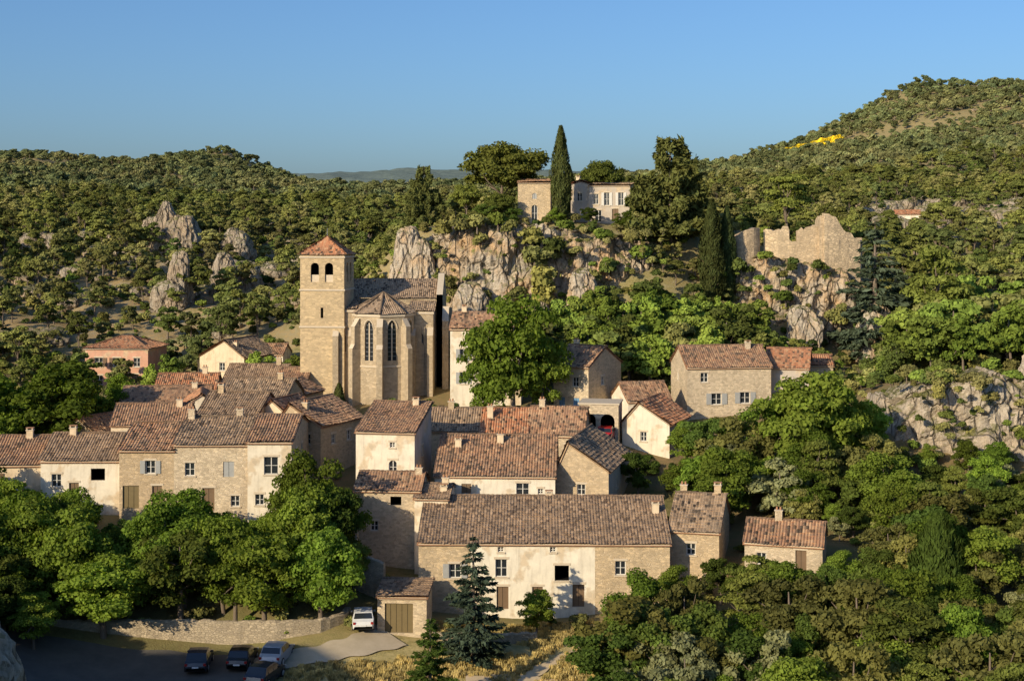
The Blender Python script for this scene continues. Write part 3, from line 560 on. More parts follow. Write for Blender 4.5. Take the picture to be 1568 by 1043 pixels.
def height(x,y):
    x=np.atleast_1d(np.asarray(x,float)); y=np.atleast_1d(np.asarray(y,float)); out=np.zeros(x.shape)
    xf,yf=x.ravel(),y.ravel(); o=np.zeros(xf.shape)
    for i in range(0,len(xf),20000):
        xx=xf[i:i+20000,None];yy=yf[i:i+20000,None]
        o[i:i+20000]=phi((xx-CP[None,:,0])**2+(yy-CP[None,:,1])**2)@WT[:-1]+WT[-1]
    d=np.clip((yf-230)/500,0,1.0)
    for l,ph,an in WV:
        amp=l*(.007*d if l>40 else (.014*d if l>20 else .02*np.clip((yf-180)/100,0.08,1)*.8))
        o+=amp*np.sin((xf*math.cos(an)+yf*math.sin(an))*6.28/l+ph[0]+1.3*np.sin(xf*3/l+ph[1]))
    return o.reshape(x.shape)
ys=np.concatenate([np.arange(-80,95,5),np.arange(95,250,1.0)]); L=[250.]
while L[-1]<6500: L.append(L[-1]*1.012+.5)
ys=np.concatenate([ys,L]); sv=np.linspace(-1,1,321)
XX=sv[None,:]*(90+.55*np.clip(ys,0,None))[:,None]; YY=np.repeat(ys[:,None],321,1); ZZ=height(XX,YY)
def poly_ground():
    me=bpy.data.meshes.new('ground'); nv=XX.size; me.vertices.add(nv)
    me.vertices.foreach_set('co',np.stack([XX,YY,ZZ],-1).astype(np.float32).ravel())
    r,c=XX.shape; idx=np.arange(nv).reshape(r,c)
    q=np.stack([idx[:-1,:-1],idx[:-1,1:],idx[1:,1:],idx[1:,:-1]],-1).reshape(-1,4)
    me.loops.add(q.size); me.loops.foreach_set('vertex_index',q.ravel().astype(np.int32))
    me.polygons.add(len(q)); me.polygons.foreach_set('loop_start',np.arange(0,q.size,4,dtype=np.int32))
    me.polygons.foreach_set('use_smooth',np.ones(len(q),bool))
    me.update(calc_edges=True)
    m=np.zeros((nv,4),np.float32); x=XX.ravel();y=YY.ravel()
    m[:,0]=np.exp(-(((x+2)/14)**2+((y-108)/7)**2))*2.2+.35*(y>180)
    m[:,1]=.4*np.exp(-(((x+55)/45)**2+((y-290)/60)**2))+1.2*np.exp(-(((x-115)/45)**2+((y-335)/65)**2))+.25*(y>190)
    m[:,2]=1.2*np.exp(-(((x+60)/50)**2+((y-245)/65)**2))+.3*np.exp(-((x-60)/60)**2)+.5*((y>400)&(y<900))+.5*np.exp(-(((x-0)/60)**2+((y-150)/40)**2))
    m=np.clip(m,0,1); m[:,3]=1
    a=me.attributes.new('mask','FLOAT_COLOR','POINT'); a.data.foreach_set('color',m.ravel())
    me.materials.append(MATS['ground']); o=bpy.data.objects.new('ground',me); S.collection.objects.link(o)
poly_ground()
def hz(x,y): return float(height(x,y)[0])
def ribbon(name,pts,mat,dz=.07,sub=10,across=8):
    P=[];n=len(pts)
    for i in range(n-1):
        for t in range(sub+(i==n-2)): 
            f=t/sub; P.append([pts[i][k]*(1-f)+pts[i+1][k]*f for k in range(3)])
    P=np.array(P)
    for _ in range(6): P[1:-1]=(P[:-2]+P[1:-1]*2+P[2:])/4
    T=np.gradient(P[:,:2],axis=0); T/=np.linalg.norm(T,axis=1)[:,None]; Nn=np.stack([-T[:,1],T[:,0]],1)
    mb=MB(); V=[]
    for i in range(len(P)):
        for k in range(across+1):
            w=P[i,2]*(k/across-.5)+ (0.15*math.sin(i*.9+k) if k in(0,across) else 0); q=P[i,:2]+Nn[i]*w; V.append((q[0],q[1],hz(*q)+dz))
    mb.grid(V,across+1,len(P),mat); return mb.obj(name,smooth=True)
ribbon('car_park',[(-44,107.5,9),(-30,108,9),(-22,108.5,8),(-18.5,109.5,5)],'asphalt',.08)
ribbon('road',[(-20,110.2,2.6),(-15,111.2,2.6),(-12,112.6,3),(-9.6,114.6,4.2)],'concrete_pale',.13)
ribbon('dirt_path',[(-3,100,1.6),(-1.5,104,1.4),(0,107,1.2),(3,110,1.0),(5,112,.8)],'dirt_path',.11)
ribbon('dirt_path',[(-3.5,107.5,1.0),(0,107.8,1.1),(4,107,.8)],'dirt_path',.14)
def stonewall(name,pts,th,h,jit=.08,mat='garden_wall_stone',base=None,below=1.5):
    mb=MB(); P=[]
    for i in range(len(pts)-1):
        n=max(2,int(math.dist(pts[i],pts[i+1])/.4))
        for t in range(n+(i==len(pts)-2)): f=t/n; P.append((pts[i][0]*(1-f)+pts[i+1][0]*f,pts[i][1]*(1-f)+pts[i+1][1]*f))
    P=np.array(P)
    T=np.gradient(P,axis=0); T/=np.linalg.norm(T,axis=1)[:,None]; Nn=np.stack([-T[:,1],T[:,0]],1)
    rows=[]
    for i,p in enumerate(P):
        z=hz(*p) if base is None else base
        t=z+h+random.uniform(-jit,jit); a=p+Nn[i]*th/2;b=p-Nn[i]*th/2
        j=lambda: random.uniform(-.03,.03)
        rows.append([(b[0]+j(),b[1]+j(),z-below),(b[0],b[1]+j(),t-.1),(b[0]*.7+a[0]*.3,b[1]*.7+a[1]*.3,t),(a[0]*.7+b[0]*.3,a[1]*.7+b[1]*.3,t),(a[0],a[1],t-.1),(a[0],a[1],z-below)])
    V=[v for r in rows for v in r]; mb.grid(V,6,len(rows),mat)
    mb.poly(rows[0],mat); mb.poly(rows[-1],mat); return mb.obj(name)
stonewall('retaining_wall',[(-42,114),(-34,114.2),(-26,114.2),(-19,114.0),(-15.5,114.6),(-13.9,116),(-13.4,120)],.6,2.5,base=.1)
stonewall('garden_wall',[(-6.4,114.2),(-2,114),(2,114.4)],.4,.8)
stonewall('garden_wall',[(-33,127),(-27,127.5),(-21,127),(-17,126)],.5,1.6)
stonewall('garden_wall',[(-13.8,126),(-13.4,121.5),(-10.8,120.5)],.4,3.2)
stonewall('garden_wall',[(9.5,160),(12.5,158),(14,156)],.4,1.4)
def fr(p,oct,ridge=False):
    s=0;a=1;t=0
    for _ in range(oct):
        n=mn.noise(p); n=(1-abs(n)*2.6) if ridge else n
        s+=n*a;t+=a;a*=.52;p=p*2.03+Vector((5.2,1.3,8.8))
    return s/t
def ruin():
    e=empty('castle_ruin',(0,0,0))
    def seg(pts,zb,tops,th,jg=1.0):
        mb=MB(); n=len(pts); mats='ruin_stone'
        Ls=[0]
        for i in range(n-1): Ls.append(Ls[-1]+math.dist(pts[i],pts[i+1]))
        s=0; cols=[]
        while s<Ls[-1]: cols.append(s); s+=.35
        cols.append(Ls[-1])
        pos=[];tt=[];jj=0
        for s in cols:
            i=min(max(k for k in range(n) if Ls[k]<=s+1e-9),n-2); f=(s-Ls[i])/(Ls[i+1]-Ls[i])
            if random.random()<.4: jj=random.choice((0,-.3,-.7,.15,-.15))*jg
            pos.append((pts[i][0]*(1-f)+pts[i+1][0]*f,pts[i][1]*(1-f)+pts[i+1][1]*f)); tt.append(tops[i]*(1-f)+tops[i+1]*f+jj)
        P=np.array(pos);T=np.gradient(P,axis=0);T/=np.linalg.norm(T,axis=1)[:,None];Nn=np.stack([-T[:,1],T[:,0]],1)
        rows=[]
        for i in range(len(P)):
            a=P[i]+Nn[i]*th/2;b=P[i]-Nn[i]*th/2; zs=np.linspace(zb,tt[i],12); o=lambda z:.08*fr(Vector((P[i][0]*.9,z*.9,zb)),2)
            rows.append([(b[0]-Nn[i][0]*o(z)+random.uniform(-.02,.02),b[1]-Nn[i][1]*o(z)+random.uniform(-.02,.02),z) for z in zs]+[(a[0],a[1],z) for z in zs[::-1]])
        mb.grid([v for r in rows for v in r],24,len(rows),mats); mb.poly(rows[0],mats); mb.poly(rows[-1],mats)
        mb.obj('ruined_wall',e)
    seg([(37.2,209.5),(39,208.6),(40.6,208.2)],26,[33.6,34.6,34.4],1.0); seg([(41.6,208.1),(44,207.9),(45.6,207.9)],26,[33.8,34.4,34.4],1.0); seg([(40.5,208.2),(41.7,208.1)],26,[32.4,32.4],1.0)
    seg([(45.2,206.5),(46.6,206.7),(48.2,207),(50.6,207.5)],24,[36.2,36.0,33.4,33.0],1.0,.8); seg([(50.6,207.5),(50,212.5)],25,[32.8,32.0],1.0); seg([(45.2,206.5),(45,212)],25,[36.2,34.0],1.0)
    seg([(45.8,211.9),(49.8,212.6)],25,[34,33],.9)
    a=[(33.8+2.2*math.cos(t),208.8+1.9*math.sin(t)) for t in np.linspace(0,2*math.pi,14)]
    seg(a,27,[33.4+.8*math.sin(k*.6+1) for k in range(14)],.8,.6)
    seg([(29.4,207),(30.2,206.4),(31.3,206.2)],26,[30.5,32.4,33],.8)
# ------------------------------------------------------------ rocks
def rock_mesh(name,sx,sy,sz,seed,sub=5,p=2.8,rough=.3,spire=0.0,mat='limestone'):
    bpy_m=bpy.data.meshes.new(name)
    import bmesh
    bm=bmesh.new(); bmesh.ops.create_icosphere(bm,subdivisions=sub,radius=1)
    for v in bm.verts:
        d=v.co.normalized(); k=(abs(d.x)**p+abs(d.y)**p+abs(d.z)**p)**(-1/p); q=d*k
        w=Vector((q.x*sx,q.y*sy,q.z*sz)); s=Vector((seed*3.7,seed*1.3,0))
        m=min(sx,sy,sz) if min(sx,sy,sz)>2 else max(min(sx,sy,sz),1)
        L=m*.9
        a=mn.noise(Vector((w.x/L,w.y/L,w.z/(L*2.2)))+s)
        b=1-abs(mn.noise(Vector((w.x,w.y,w.z*.4))*(2.2/L)+s*2))*2.4
        c=mn.noise(w*(5.5/L)+s); g=1-abs(mn.noise(Vector((w.x,w.y,w.z*.6))*(8/L)+s))*2.2
        disp=m*rough*(a*1.2+b*.45+c*.3+g*.25)
        sc=1-spire*max(0,(q.z+.2))*.7
        v.co=Vector((w.x*sc,w.y*sc,w.z))+Vector((d.x,d.y,d.z*.6))*disp
    bm.to_mesh(bpy_m); bm.free()
    bpy_m.materials.append(MATS[mat]); return bpy_m
def rock(name,x,y,zbot,ztop,sx,sy,seed,**k):
    sz=(ztop-zbot)/2; me=rock_mesh(name,sx,sy,sz,seed,**k)
    o=bpy.data.objects.new(name,me); S.collection.objects.link(o); o.location=(x,y,(ztop+zbot)/2); return o
def cliff(name,pts,zbot,seed,back=7,lean=.18,amp=1.0,mat='limestone',st=.27):
    Ls=[0]
    for i in range(len(pts)-1): Ls.append(Ls[-1]+math.dist(pts[i][:2],pts[i+1][:2]))
    nu=int(Ls[-1]/st); us=np.linspace(0,Ls[-1],nu); a=np.array(pts)
    px=np.interp(us,Ls,a[:,0]);py=np.interp(us,Ls,a[:,1]);pz=np.interp(us,Ls,a[:,2])
    for _ in range(8):
        for arr in (px,py): arr[1:-1]=(arr[:-2]+arr[1:-1]+arr[2:])/3
    T=np.stack([np.gradient(px),np.gradient(py)],1);T/=np.linalg.norm(T,axis=1)[:,None]
    hmax=a[:,2].max()-zbot; nv=int(hmax/st); nb=int(back/.5); V=[]
    so=Vector((seed*7.1,seed*3.3,0))
    tops=[pz[i]+1.1*fr(Vector((us[i]/3.0,seed,0)),3) -.9*max(0,fr(Vector((us[i]/1.6,seed+9,0)),2,True)-.5) for i in range(nu)]
    for j in range(nv+nb+1):
        for i in range(nu):
            zt=tops[i]; nx,ny=T[i,1],-T[i,0]
            if j<=nv: f=j/nv; z=zbot+(zt-zbot)*f; bk=0
            else: f=1; z=zt; bk=(j-nv)*.5
            q=Vector((px[i],py[i]+bk,z))+so
            d=amp*(2.6*fr(Vector((q.x/7,q.y/7,q.z/10)),3)+1.5*(fr(Vector((q.x/3.2,q.y/3.2,q.z/7)),4,True)-.4)+.5*math.sin(q.z*1.1+3*mn.noise(q/5)+seed)*(.5+mn.noise(q/4))+.4*fr(q*1.2,3))
            d+=lean*(zt-z)
            rnd=max(0,1-(zt-z)/1.6); 
            if bk>0: d*=max(0,1-bk/3); zz=z+.35*fr(q*.5,3)
            else: zz=z+.3*amp*fr(q*.8,2)-.25*rnd*rnd; d-=.7*rnd*rnd
            V.append((px[i]+nx*d,py[i]+ny*d+bk,zz))
    mb=MB(); mb.grid(V,nu,nv+nb+1,mat); return mb.obj(name)
ruin()
rock('rock_spire',-15.3,209,18,34.2,2.4,3,1,spire=.4); rock('rock_spire',-13.2,208,18,32.4,2.0,3,2,spire=.3)
cliff('rock_cliff',[(-12.6,213,31),(-12,209.5,33.2),(-8,206.5,34.2),(-3,205.5,35),(2,206.5,34.6),(7,207.5,34.4),(10,207,33.4),(15,207.5,33.2),(20,209.5,32),(22.5,213,31)],14,1)
cliff('rock_cliff',[(27.5,214,28),(29,209.5,29.5),(33,207,30),(38,205.0,29.8),(43,204.2,29.4),(48,204.6,28.0),(51.5,206.5,25.5),(53.5,210,22),(54,216,20)],12,5)
rock('rock_outcrop',-6,202.5,14,26,2.6,2,10); rock('rock_outcrop',3.6,201.5,14,23.5,1.8,2,9); rock('rock_outcrop',10,203,18,28,2,2,33)
rock('rock_outcrop',50.8,199,11,23.6,2.2,3,15,spire=.2); rock('rock_outcrop',41,200,12,23,2.2,2.5,16)
cliff('rock_cliff',[(38.6,156,13),(40,151.5,15.6),(44,148.4,17.8),(49,147.4,18.6),(55,148.2,18.2),(61,149,17.4),(70,151,17),(80,153,16)],5,9,amp=1.0,lean=.24,mat='grey_limestone')
rock('rock_outcrop',57.5,153,14,21.5,2.6,2.6,63,mat='grey_limestone',spire=.3)
fm=dict(mat='far_limestone')
rock('rock_pinnacle',-73,300,24,39.5,3.0,2.6,20,spire=.7,**fm); rock('rock_pinnacle',-69.6,299,24,36.5,4.6,3,21,spire=.4,**fm); rock('rock_pinnacle',-76.5,303,24,36,3.2,3,22,spire=.4,**fm)
rock('rock_pinnacle',-58.5,250,17,30,1.9,2,23,spire=.25,p=3.5,**fm); rock('rock_pinnacle',-60,249,17,24.6,3,2.4,24,**fm)
rock('rock_pinnacle',-56.5,292,26,33.6,3.4,3,25,spire=.3,**fm); rock('rock_pinnacle',-53,262,20,29.4,2.2,2.4,27,spire=.5,**fm); rock('rock_pinnacle',-50,264,20,26.8,3.4,2.4,28,spire=.2,**fm)
rock('rock_outcrop',-99,300,28,33,4.4,2.4,30,**fm); rock('rock_outcrop',-100,380,34,39,4.2,3,31,spire=.3,**fm)
rock('rock_pinnacle',-23.3,58,8,18.6,2.6,3,32,spire=.3)
for i,(x,y,zt,s) in enumerate([(60,240,30,3),(68,290,36,3.4),(85,320,39,4),(104,336,40,3),(122,345,41,5),(112,300,36,4.5),(120,310,37,5),(96,330,35,3),(140,360,44,5),(92,300,33,3),(64,300,38,3),(108,360,42,4),(130,330,39,5),(36,250,37,2.5),(75,260,31,2.5),(82,300,33,4),(100,310,35,4),(115,330,38,4.5),(88,340,38,4),(126,320,38,5)]):
    z=hz(x,y); rock('rock_outcrop',x,y,z-3,z+s*.85,s*1.3,s*.9,40+i,sub=4,spire=.15,**fm)
# ------------------------------------------------------------ trees
def leafmesh(name,C,Dn,size,mat,mb=None,elong=1.0,tang=None):
    n=len(C); r=RNG.normal(size=(n,3)); Dn=Dn/np.linalg.norm(Dn,axis=1)[:,None]
    t=np.cross(Dn,r) if tang is None else tang; t/=np.linalg.norm(t,axis=1)[:,None]+1e-9; b=np.cross(Dn,t)
    s=size[:,None]
    j=RNG.uniform(.7,1.2,(n,4,1))
    q=np.stack([C+t*s*elong*j[:,0],C+b*s*.75/elong*j[:,1]+Dn*s*.15,C-t*s*elong*j[:,2],C-b*s*.75/elong*j[:,3]+Dn*s*.15],1)
    V=q.reshape(-1,3)
    me=bpy.data.meshes.new(name); mv=np.array(mb.v,float).reshape(-1,3) if mb else np.zeros((0,3))
    k=len(mv); faces=[tuple(f) for f in mb.f] if mb else []
    nf=len(faces); ls=[];lt=0; vi=[]
    for f in faces: ls.append(lt); lt+=len(f); vi+=f
    ls=np.concatenate([np.array(ls,np.int32),lt+np.arange(n,dtype=np.int32)*4]) if nf else np.arange(n,dtype=np.int32)*4
    vi=np.concatenate([np.array(vi,np.int32),k+np.arange(4*n,dtype=np.int32)]) if nf else np.arange(4*n,dtype=np.int32)
    me.vertices.add(k+4*n); me.vertices.foreach_set('co',np.concatenate([mv,V]).astype(np.float32).ravel())
    me.loops.add(len(vi)); me.loops.foreach_set('vertex_index',vi)
    me.polygons.add(len(ls)); me.polygons.foreach_set('loop_start',ls)
    me.materials.append(MATS['bark']); me.materials.append(MATS[mat])
    mi=np.ones(len(ls),np.int32); mi[:nf]=0; me.polygons.foreach_set('material_index',mi)
    me.update(calc_edges=True); return me
def blobs_leaves(bl,n,size,rad=(.5,1.22)):
    bl=np.array(bl); w=(bl[:,3]*bl[:,4]); w/=w.sum(); k=RNG.choice(len(bl),n,p=w)
    d=RNG.normal(size=(n,3)); d/=np.linalg.norm(d,axis=1)[:,None]; d[:,2]=np.where(d[:,2]<-.3,-d[:,2]*.6,d[:,2])
    rr=(rad[0]+(rad[1]-rad[0])*RNG.beta(2.2,1.6,n))[:,None]
    C=bl[k,:3]+d*bl[k][:,[3,3,4]]*rr
    Dn=d+RNG.normal(size=(n,3))*.6
    return C,Dn,RNG.uniform(.5,1.35,n)*size
def limbs(mb,H,base_r,bl,n=7,lean=0):
    top=H*.75; tp=[(0,0,-1),(0,0,0),(.1+lean*.3,.05,H*.25),(lean*.6,.1,H*.5),(lean,0,top)]
    mb.tube(tp,[base_r*1.3,base_r*1.1,base_r*.85,base_r*.6,base_r*.25],'bark',8)
    for k in RNG.choice(len(bl),min(n,len(bl)),replace=False):
        b=bl[k]; f=RNG.uniform(.25,.6); s=(lean*f,.05,H*f); m=((s[0]+b[0])/2,(s[1]+b[1])/2,(s[2]*.6+b[2]*.4)-.1)
        mb.tube([s,m,(b[0],b[1],b[2])],[base_r*.5,base_r*.32,base_r*.1],'bark',5)
def broadleaf(name,mat,H=10,R=4,lo=.13,nb=56,n=13500,size=.175,br=(.15,.32)):
    bl=[]; cz=H*(lo+.97)/2; hz_=H*(.97-lo)/2
    for i in range(nb):
        d=RNG.normal(size=3); d/=np.linalg.norm(d); r=RNG.uniform(.45,.92) if i>8 else RNG.uniform(0,.4)
        b=RNG.uniform(*br)*R
        bl.append((d[0]*R*r,d[1]*R*r,cz+d[2]*hz_*r*.95,b,b*.8))
    mb=MB(); limbs(mb,H,.03*H*.8,bl,9); C,D,s=blobs_leaves(bl,n,size); return leafmesh(name,C,D,s,mat,mb)
def pine(name,mat='needle_pine',H=10,R=3.6,nb=24,n=7000,size=.19):
    bl=[]
    for i in range(nb):
        t=RNG.uniform(0,1); a=RNG.uniform(0,6.28); z=H*(.42+.52*t); rr=R*(1-.6*t*t)*RNG.uniform(.25,.9)
        b=RNG.uniform(.22,.36)*R; bl.append((math.cos(a)*rr,math.sin(a)*rr,z,b,b*.5))
    mb=MB(); limbs(mb,H,.17,bl,14,lean=RNG.uniform(-.8,.8)); C,D,s=blobs_leaves(bl,n,size); D[:,2]+=.3
    return leafmesh(name,C,D,s,mat,mb,elong=1.3)
def conifer(name,mat,H=10,R=2.6,tiers=22,n=12000,size=.16,droop=.25,lo=.06,thick=.05,rn=.8,pw=.85,even=False):
    mb=MB(); mb.tube([(0,0,-1),(0,0,H*.5),(0,0,H*.98)],[.2,.13,.02],'bark',7)
    br=[]
    for t in range(tiers):
        f=(t+RNG.uniform(-.3,.3))/tiers; f=min(max(f,0),.99); z=H*(lo+(1-lo)*f); L=R*(1-f)**pw*RNG.uniform(.8,1.12)+.15
        nb=int(5+6*(1-f))
        for k in range(nb): br.append((z,L*RNG.uniform(.7,1.1),RNG.uniform(0,6.28)))
    w=np.array([b[1]**1.3 for b in br]); w/=w.sum(); ks=RNG.choice(len(br),n,p=w); br=np.array(br)
    s=RNG.uniform(.12,1,n)**.75; z,Lh,a=br[ks,0],br[ks,1],br[ks,2]
    side=RNG.normal(size=n)*.16*Lh*(1.1-s)+RNG.normal(size=n)*.06; r=Lh*s
    x=np.cos(a)*r-np.sin(a)*side; y=np.sin(a)*r+np.cos(a)*side; zz=z-droop*r+.12*r*s-np.abs(side)*.25+RNG.normal(size=n)*thick
    C=np.stack([x,y,zz],1); D=np.stack([np.cos(a)*.5,np.sin(a)*.5,np.ones(n)*.7],1)+RNG.normal(size=(n,3))*rn
    for b in br[::3]:
        mb.tube([(0,0,b[0]),(math.cos(b[2])*b[1]*.9,math.sin(b[2])*b[1]*.9,b[0]-droop*b[1]*.8)],[.05,.015],'bark',4)
    tang=np.stack([np.cos(a),np.sin(a),-droop*np.ones(n)],1)+RNG.normal(size=(n,3))*.5
    return leafmesh(name,C,D,RNG.uniform(.6,1.3,n)*size,mat,mb,elong=1.4,tang=None if rn>1 else tang)
def cypress(name,mat='needle_dark',H=12,R=1.1,n=8000,size=.16):
    mb=MB(); mb.tube([(0,0,-1),(0,0,H*.6)],[.2,.08],'bark',6)
    f=RNG.uniform(.03,1,n); a=RNG.uniform(0,6.28,n); prof=R*np.sin(np.pi*np.clip(f,0,1)**.75*.97+.05)**.75
    lump=1+.14*np.sin(a*3+f*9)+.1*np.sin(a*5-f*23); r=prof*lump*RNG.uniform(.75,1.05,n)
    C=np.stack([np.cos(a)*r,np.sin(a)*r,f*H],1); D=np.stack([np.cos(a),np.sin(a),.35*np.ones(n)],1)+RNG.normal(size=(n,3))*.4
    tang=np.stack([np.cos(a)*.2,np.sin(a)*.2,np.ones(n)],1)+RNG.normal(size=(n,3))*.3
    return leafmesh(name,C,D,RNG.uniform(.6,1.3,n)*size,mat,mb,elong=1.6,tang=tang)
def shrub(name,mat,H=2,R=1.3,n=1000,size=.19,nb=9):
    bl=[]
    for i in range(nb):
        a=RNG.uniform(0,6.28); r=RNG.uniform(0,.65)*R; b=RNG.uniform(.35,.55)*R; bl.append((math.cos(a)*r,math.sin(a)*r,H*RNG.uniform(.25,.62),b,b*.7))
    mb=MB(); mb.tube([(0,0,-.3),(0,0,H*.4)],[.1,.05],'bark',5); C,D,s=blobs_leaves(bl,n,size); return leafmesh(name,C,D,s,mat,mb)
PB=[broadleaf('plane_tree','leaf_green'),broadleaf('plane_tree','leaf_green',H=10,R=4.4,nb=64),broadleaf('lime_tree','leaf_bright',H=10,R=4.2,nb=60),broadleaf('lime_tree','leaf_dark',H=10,R=3.8,nb=50)]
PO=[broadleaf('holm_oak','leaf_olive',H=8,R=3.4,lo=.05,nb=44,n=8500,size=.2),broadleaf('holm_oak','leaf_dark',H=8,R=3.3,lo=.05,nb=40,n=8500,size=.2),broadleaf('olive_tree','leaf_silver',H=7,R=3.0,lo=.05,nb=38,n=7000,size=.19)]
PP=[pine('pine_tree') for _ in range(2)]
MBm=[broadleaf('mid_tree',m,n=4000,size=.31,nb=34) for m in ('hill_green','hill_bright','hill_dark','hill_green')]
MO=[broadleaf('mid_oak',m,H=8,R=3.3,lo=.05,nb=24,n=2500,size=.34) for m in ('hill_olive','hill_dark','hill_olive')]
MP=[pine('mid_pine','hill_pine',nb=18,n=2200,size=.31) for _ in range(3)]
UMB=broadleaf('umbrella_pine','needle_pine',H=12,R=6.5,lo=.3,nb=80,n=19000,size=.25,br=(.15,.28))
CY=cypress('cypress_tree'); CY2=cypress('cypress_tree','leaf_dark',H=7,R=1.7,n=9000)
CF=conifer('fir_tree','needle_blue'); CF2=conifer('fir_tree','leaf_dark',H=9,R=3,n=15000)
CD=conifer('cedar_tree','needle_dark',H=11,R=5.2,tiers=13,n=26000,droop=.05,lo=.12,size=.25,thick=.22,rn=1.3,pw=.62)
def tree(name,me,x,y,top=None,h=None,rot=None,wide=1.0,nat=10,zb=None):
    z=hz(x,y) if zb is None else zb
    if top is not None: h=top-z
    s=h/nat; o=bpy.data.objects.new(name,me); S.collection.objects.link(o); o.location=(x,y,z); o.rotation_euler=(0,0,random.uniform(0,6.28) if rot is None else rot)
    o.scale=(s*wide,s*wide,s); return o
for nm,k,x,y,top,w in [('plane_tree',0,-49,152,20.4,1.25),('plane_tree',2,-55.5,150,19.5,1.2),('plane_tree',1,-44.5,160,16.5,.9),
 ('plane_tree',0,-40.5,120,12.4,1.05),('plane_tree',1,-46,118,10.5,1.2),('plane_tree',1,-28,121.5,12.0,1.25),('plane_tree',3,-33.6,122,9.6,.7),('plane_tree',3,-24.5,120,9.2,.8),
 ('plane_tree',2,-32.6,113.5,8.0,1.6),('plane_tree',3,-41,112,9.6,1.2),('plane_tree',0,-37,110,6.2,1.2),
 ('plane_tree',0,-27,117.5,8.4,1.2),('plane_tree',3,-23.6,118,8.6,1.2),('plane_tree',1,-20,118,8.8,1.2),('plane_tree',0,-16.6,118.3,8.6,1.2),('plane_tree',3,-13.8,119.5,8.2,1.0),
 ('plane_tree',1,-18.0,124.5,14.8,.8),('plane_tree',0,-15.0,124,12,.8),('plane_tree',2,-21,122,9.6,1),('plane_tree',2,-36.5,118.5,8.4,1.1),('plane_tree',1,-31,117.5,8.2,1.1),
 ('lime_tree',2,.2,161,27.2,.84),('lime_tree',0,3.4,162.5,22.6,.75),('lime_tree',2,-3.0,162.5,22,.75),
 ('lime_tree',3,20,145,15.6,1.1),('lime_tree',0,29.4,141,20.6,1.1),('lime_tree',2,33,143,18.4,1),('lime_tree',1,25.5,143,17,1),('lime_tree',3,12.4,140,12.6,1),('lime_tree',1,17,139,11.6,1.2),
 ('lime_tree',2,37,147,16.5,.9),('lime_tree',3,20.5,134,11,1.2),('lime_tree',1,27,131,12,1),('lime_tree',0,2,115.5,5,1),('lime_tree',0,13,131,9,1.1),
 ('holm_oak',3,17.2,117,7.4,1.1),('holm_oak',1,26.8,115.5,8,1.1),('holm_oak',0,21.8,113.6,7.8,1.4),('holm_oak',1,13.5,117.2,6.4,1.1),('holm_oak',3,19,115,7.4,1.1),('holm_oak',1,25,112.5,7.2,1.2),
 ('holm_oak',3,-4,214.5,38.2,1.3),('holm_oak',1,6.6,215.2,37.2,1.2),('holm_oak',3,11.6,216,37.6,1.2),('holm_oak',3,19.5,217,40,1.1),('holm_oak',1,17,215.2,36.6,1.3),('holm_oak',3,.2,216,37.6,1.2)]:
    tree(nm,PB[k],x,y,top=top,wide=w)
tree('fir_tree',CF,-3,110.5,top=10.4,wide=1.15); tree('fir_tree',CF2,-5.8,101,top=6.6,nat=9,wide=1.05)
tree('cypress_tree',CY,7.4,216,top=49.4,nat=12,wide=1.1); tree('cypress_tree',CY,28.5,203,top=38.0,nat=12,wide=1.2); tree('cypress_tree',CY,31,205,top=37,nat=12,wide=1)
tree('cypress_tree',CY2,33.6,112,top=11.6,nat=7,wide=1.05); tree('cypress_tree',CY,-20.7,170,top=15.5,nat=12,wide=2); tree('cypress_tree',CY,9.0,224,top=44,nat=12,wide=1.2)
tree('umbrella_pine',UMB,-1.5,226,top=48.0,nat=12,wide=1.15); tree('umbrella_pine',UMB,15,236,top=45.6,nat=12,wide=.8); tree('umbrella_pine',UMB,-7,219,top=41,nat=12,wide=.9); tree('umbrella_pine',UMB,-2,217,top=39.5,nat=12,wide=1.1)
tree('cedar_tree',CD,23.8,214,top=48.2,nat=11,wide=1.0); tree('cedar_tree',CD,-13.6,220,top=44,nat=11,wide=.75); tree('fir_tree',CF,50.8,199,top=35.6,wide=1.3)
tree('pine_tree',PP[0],57,190,top=31.5,wide=1); tree('pine_tree',PP[1],43.5,225,top=43,wide=1.2)
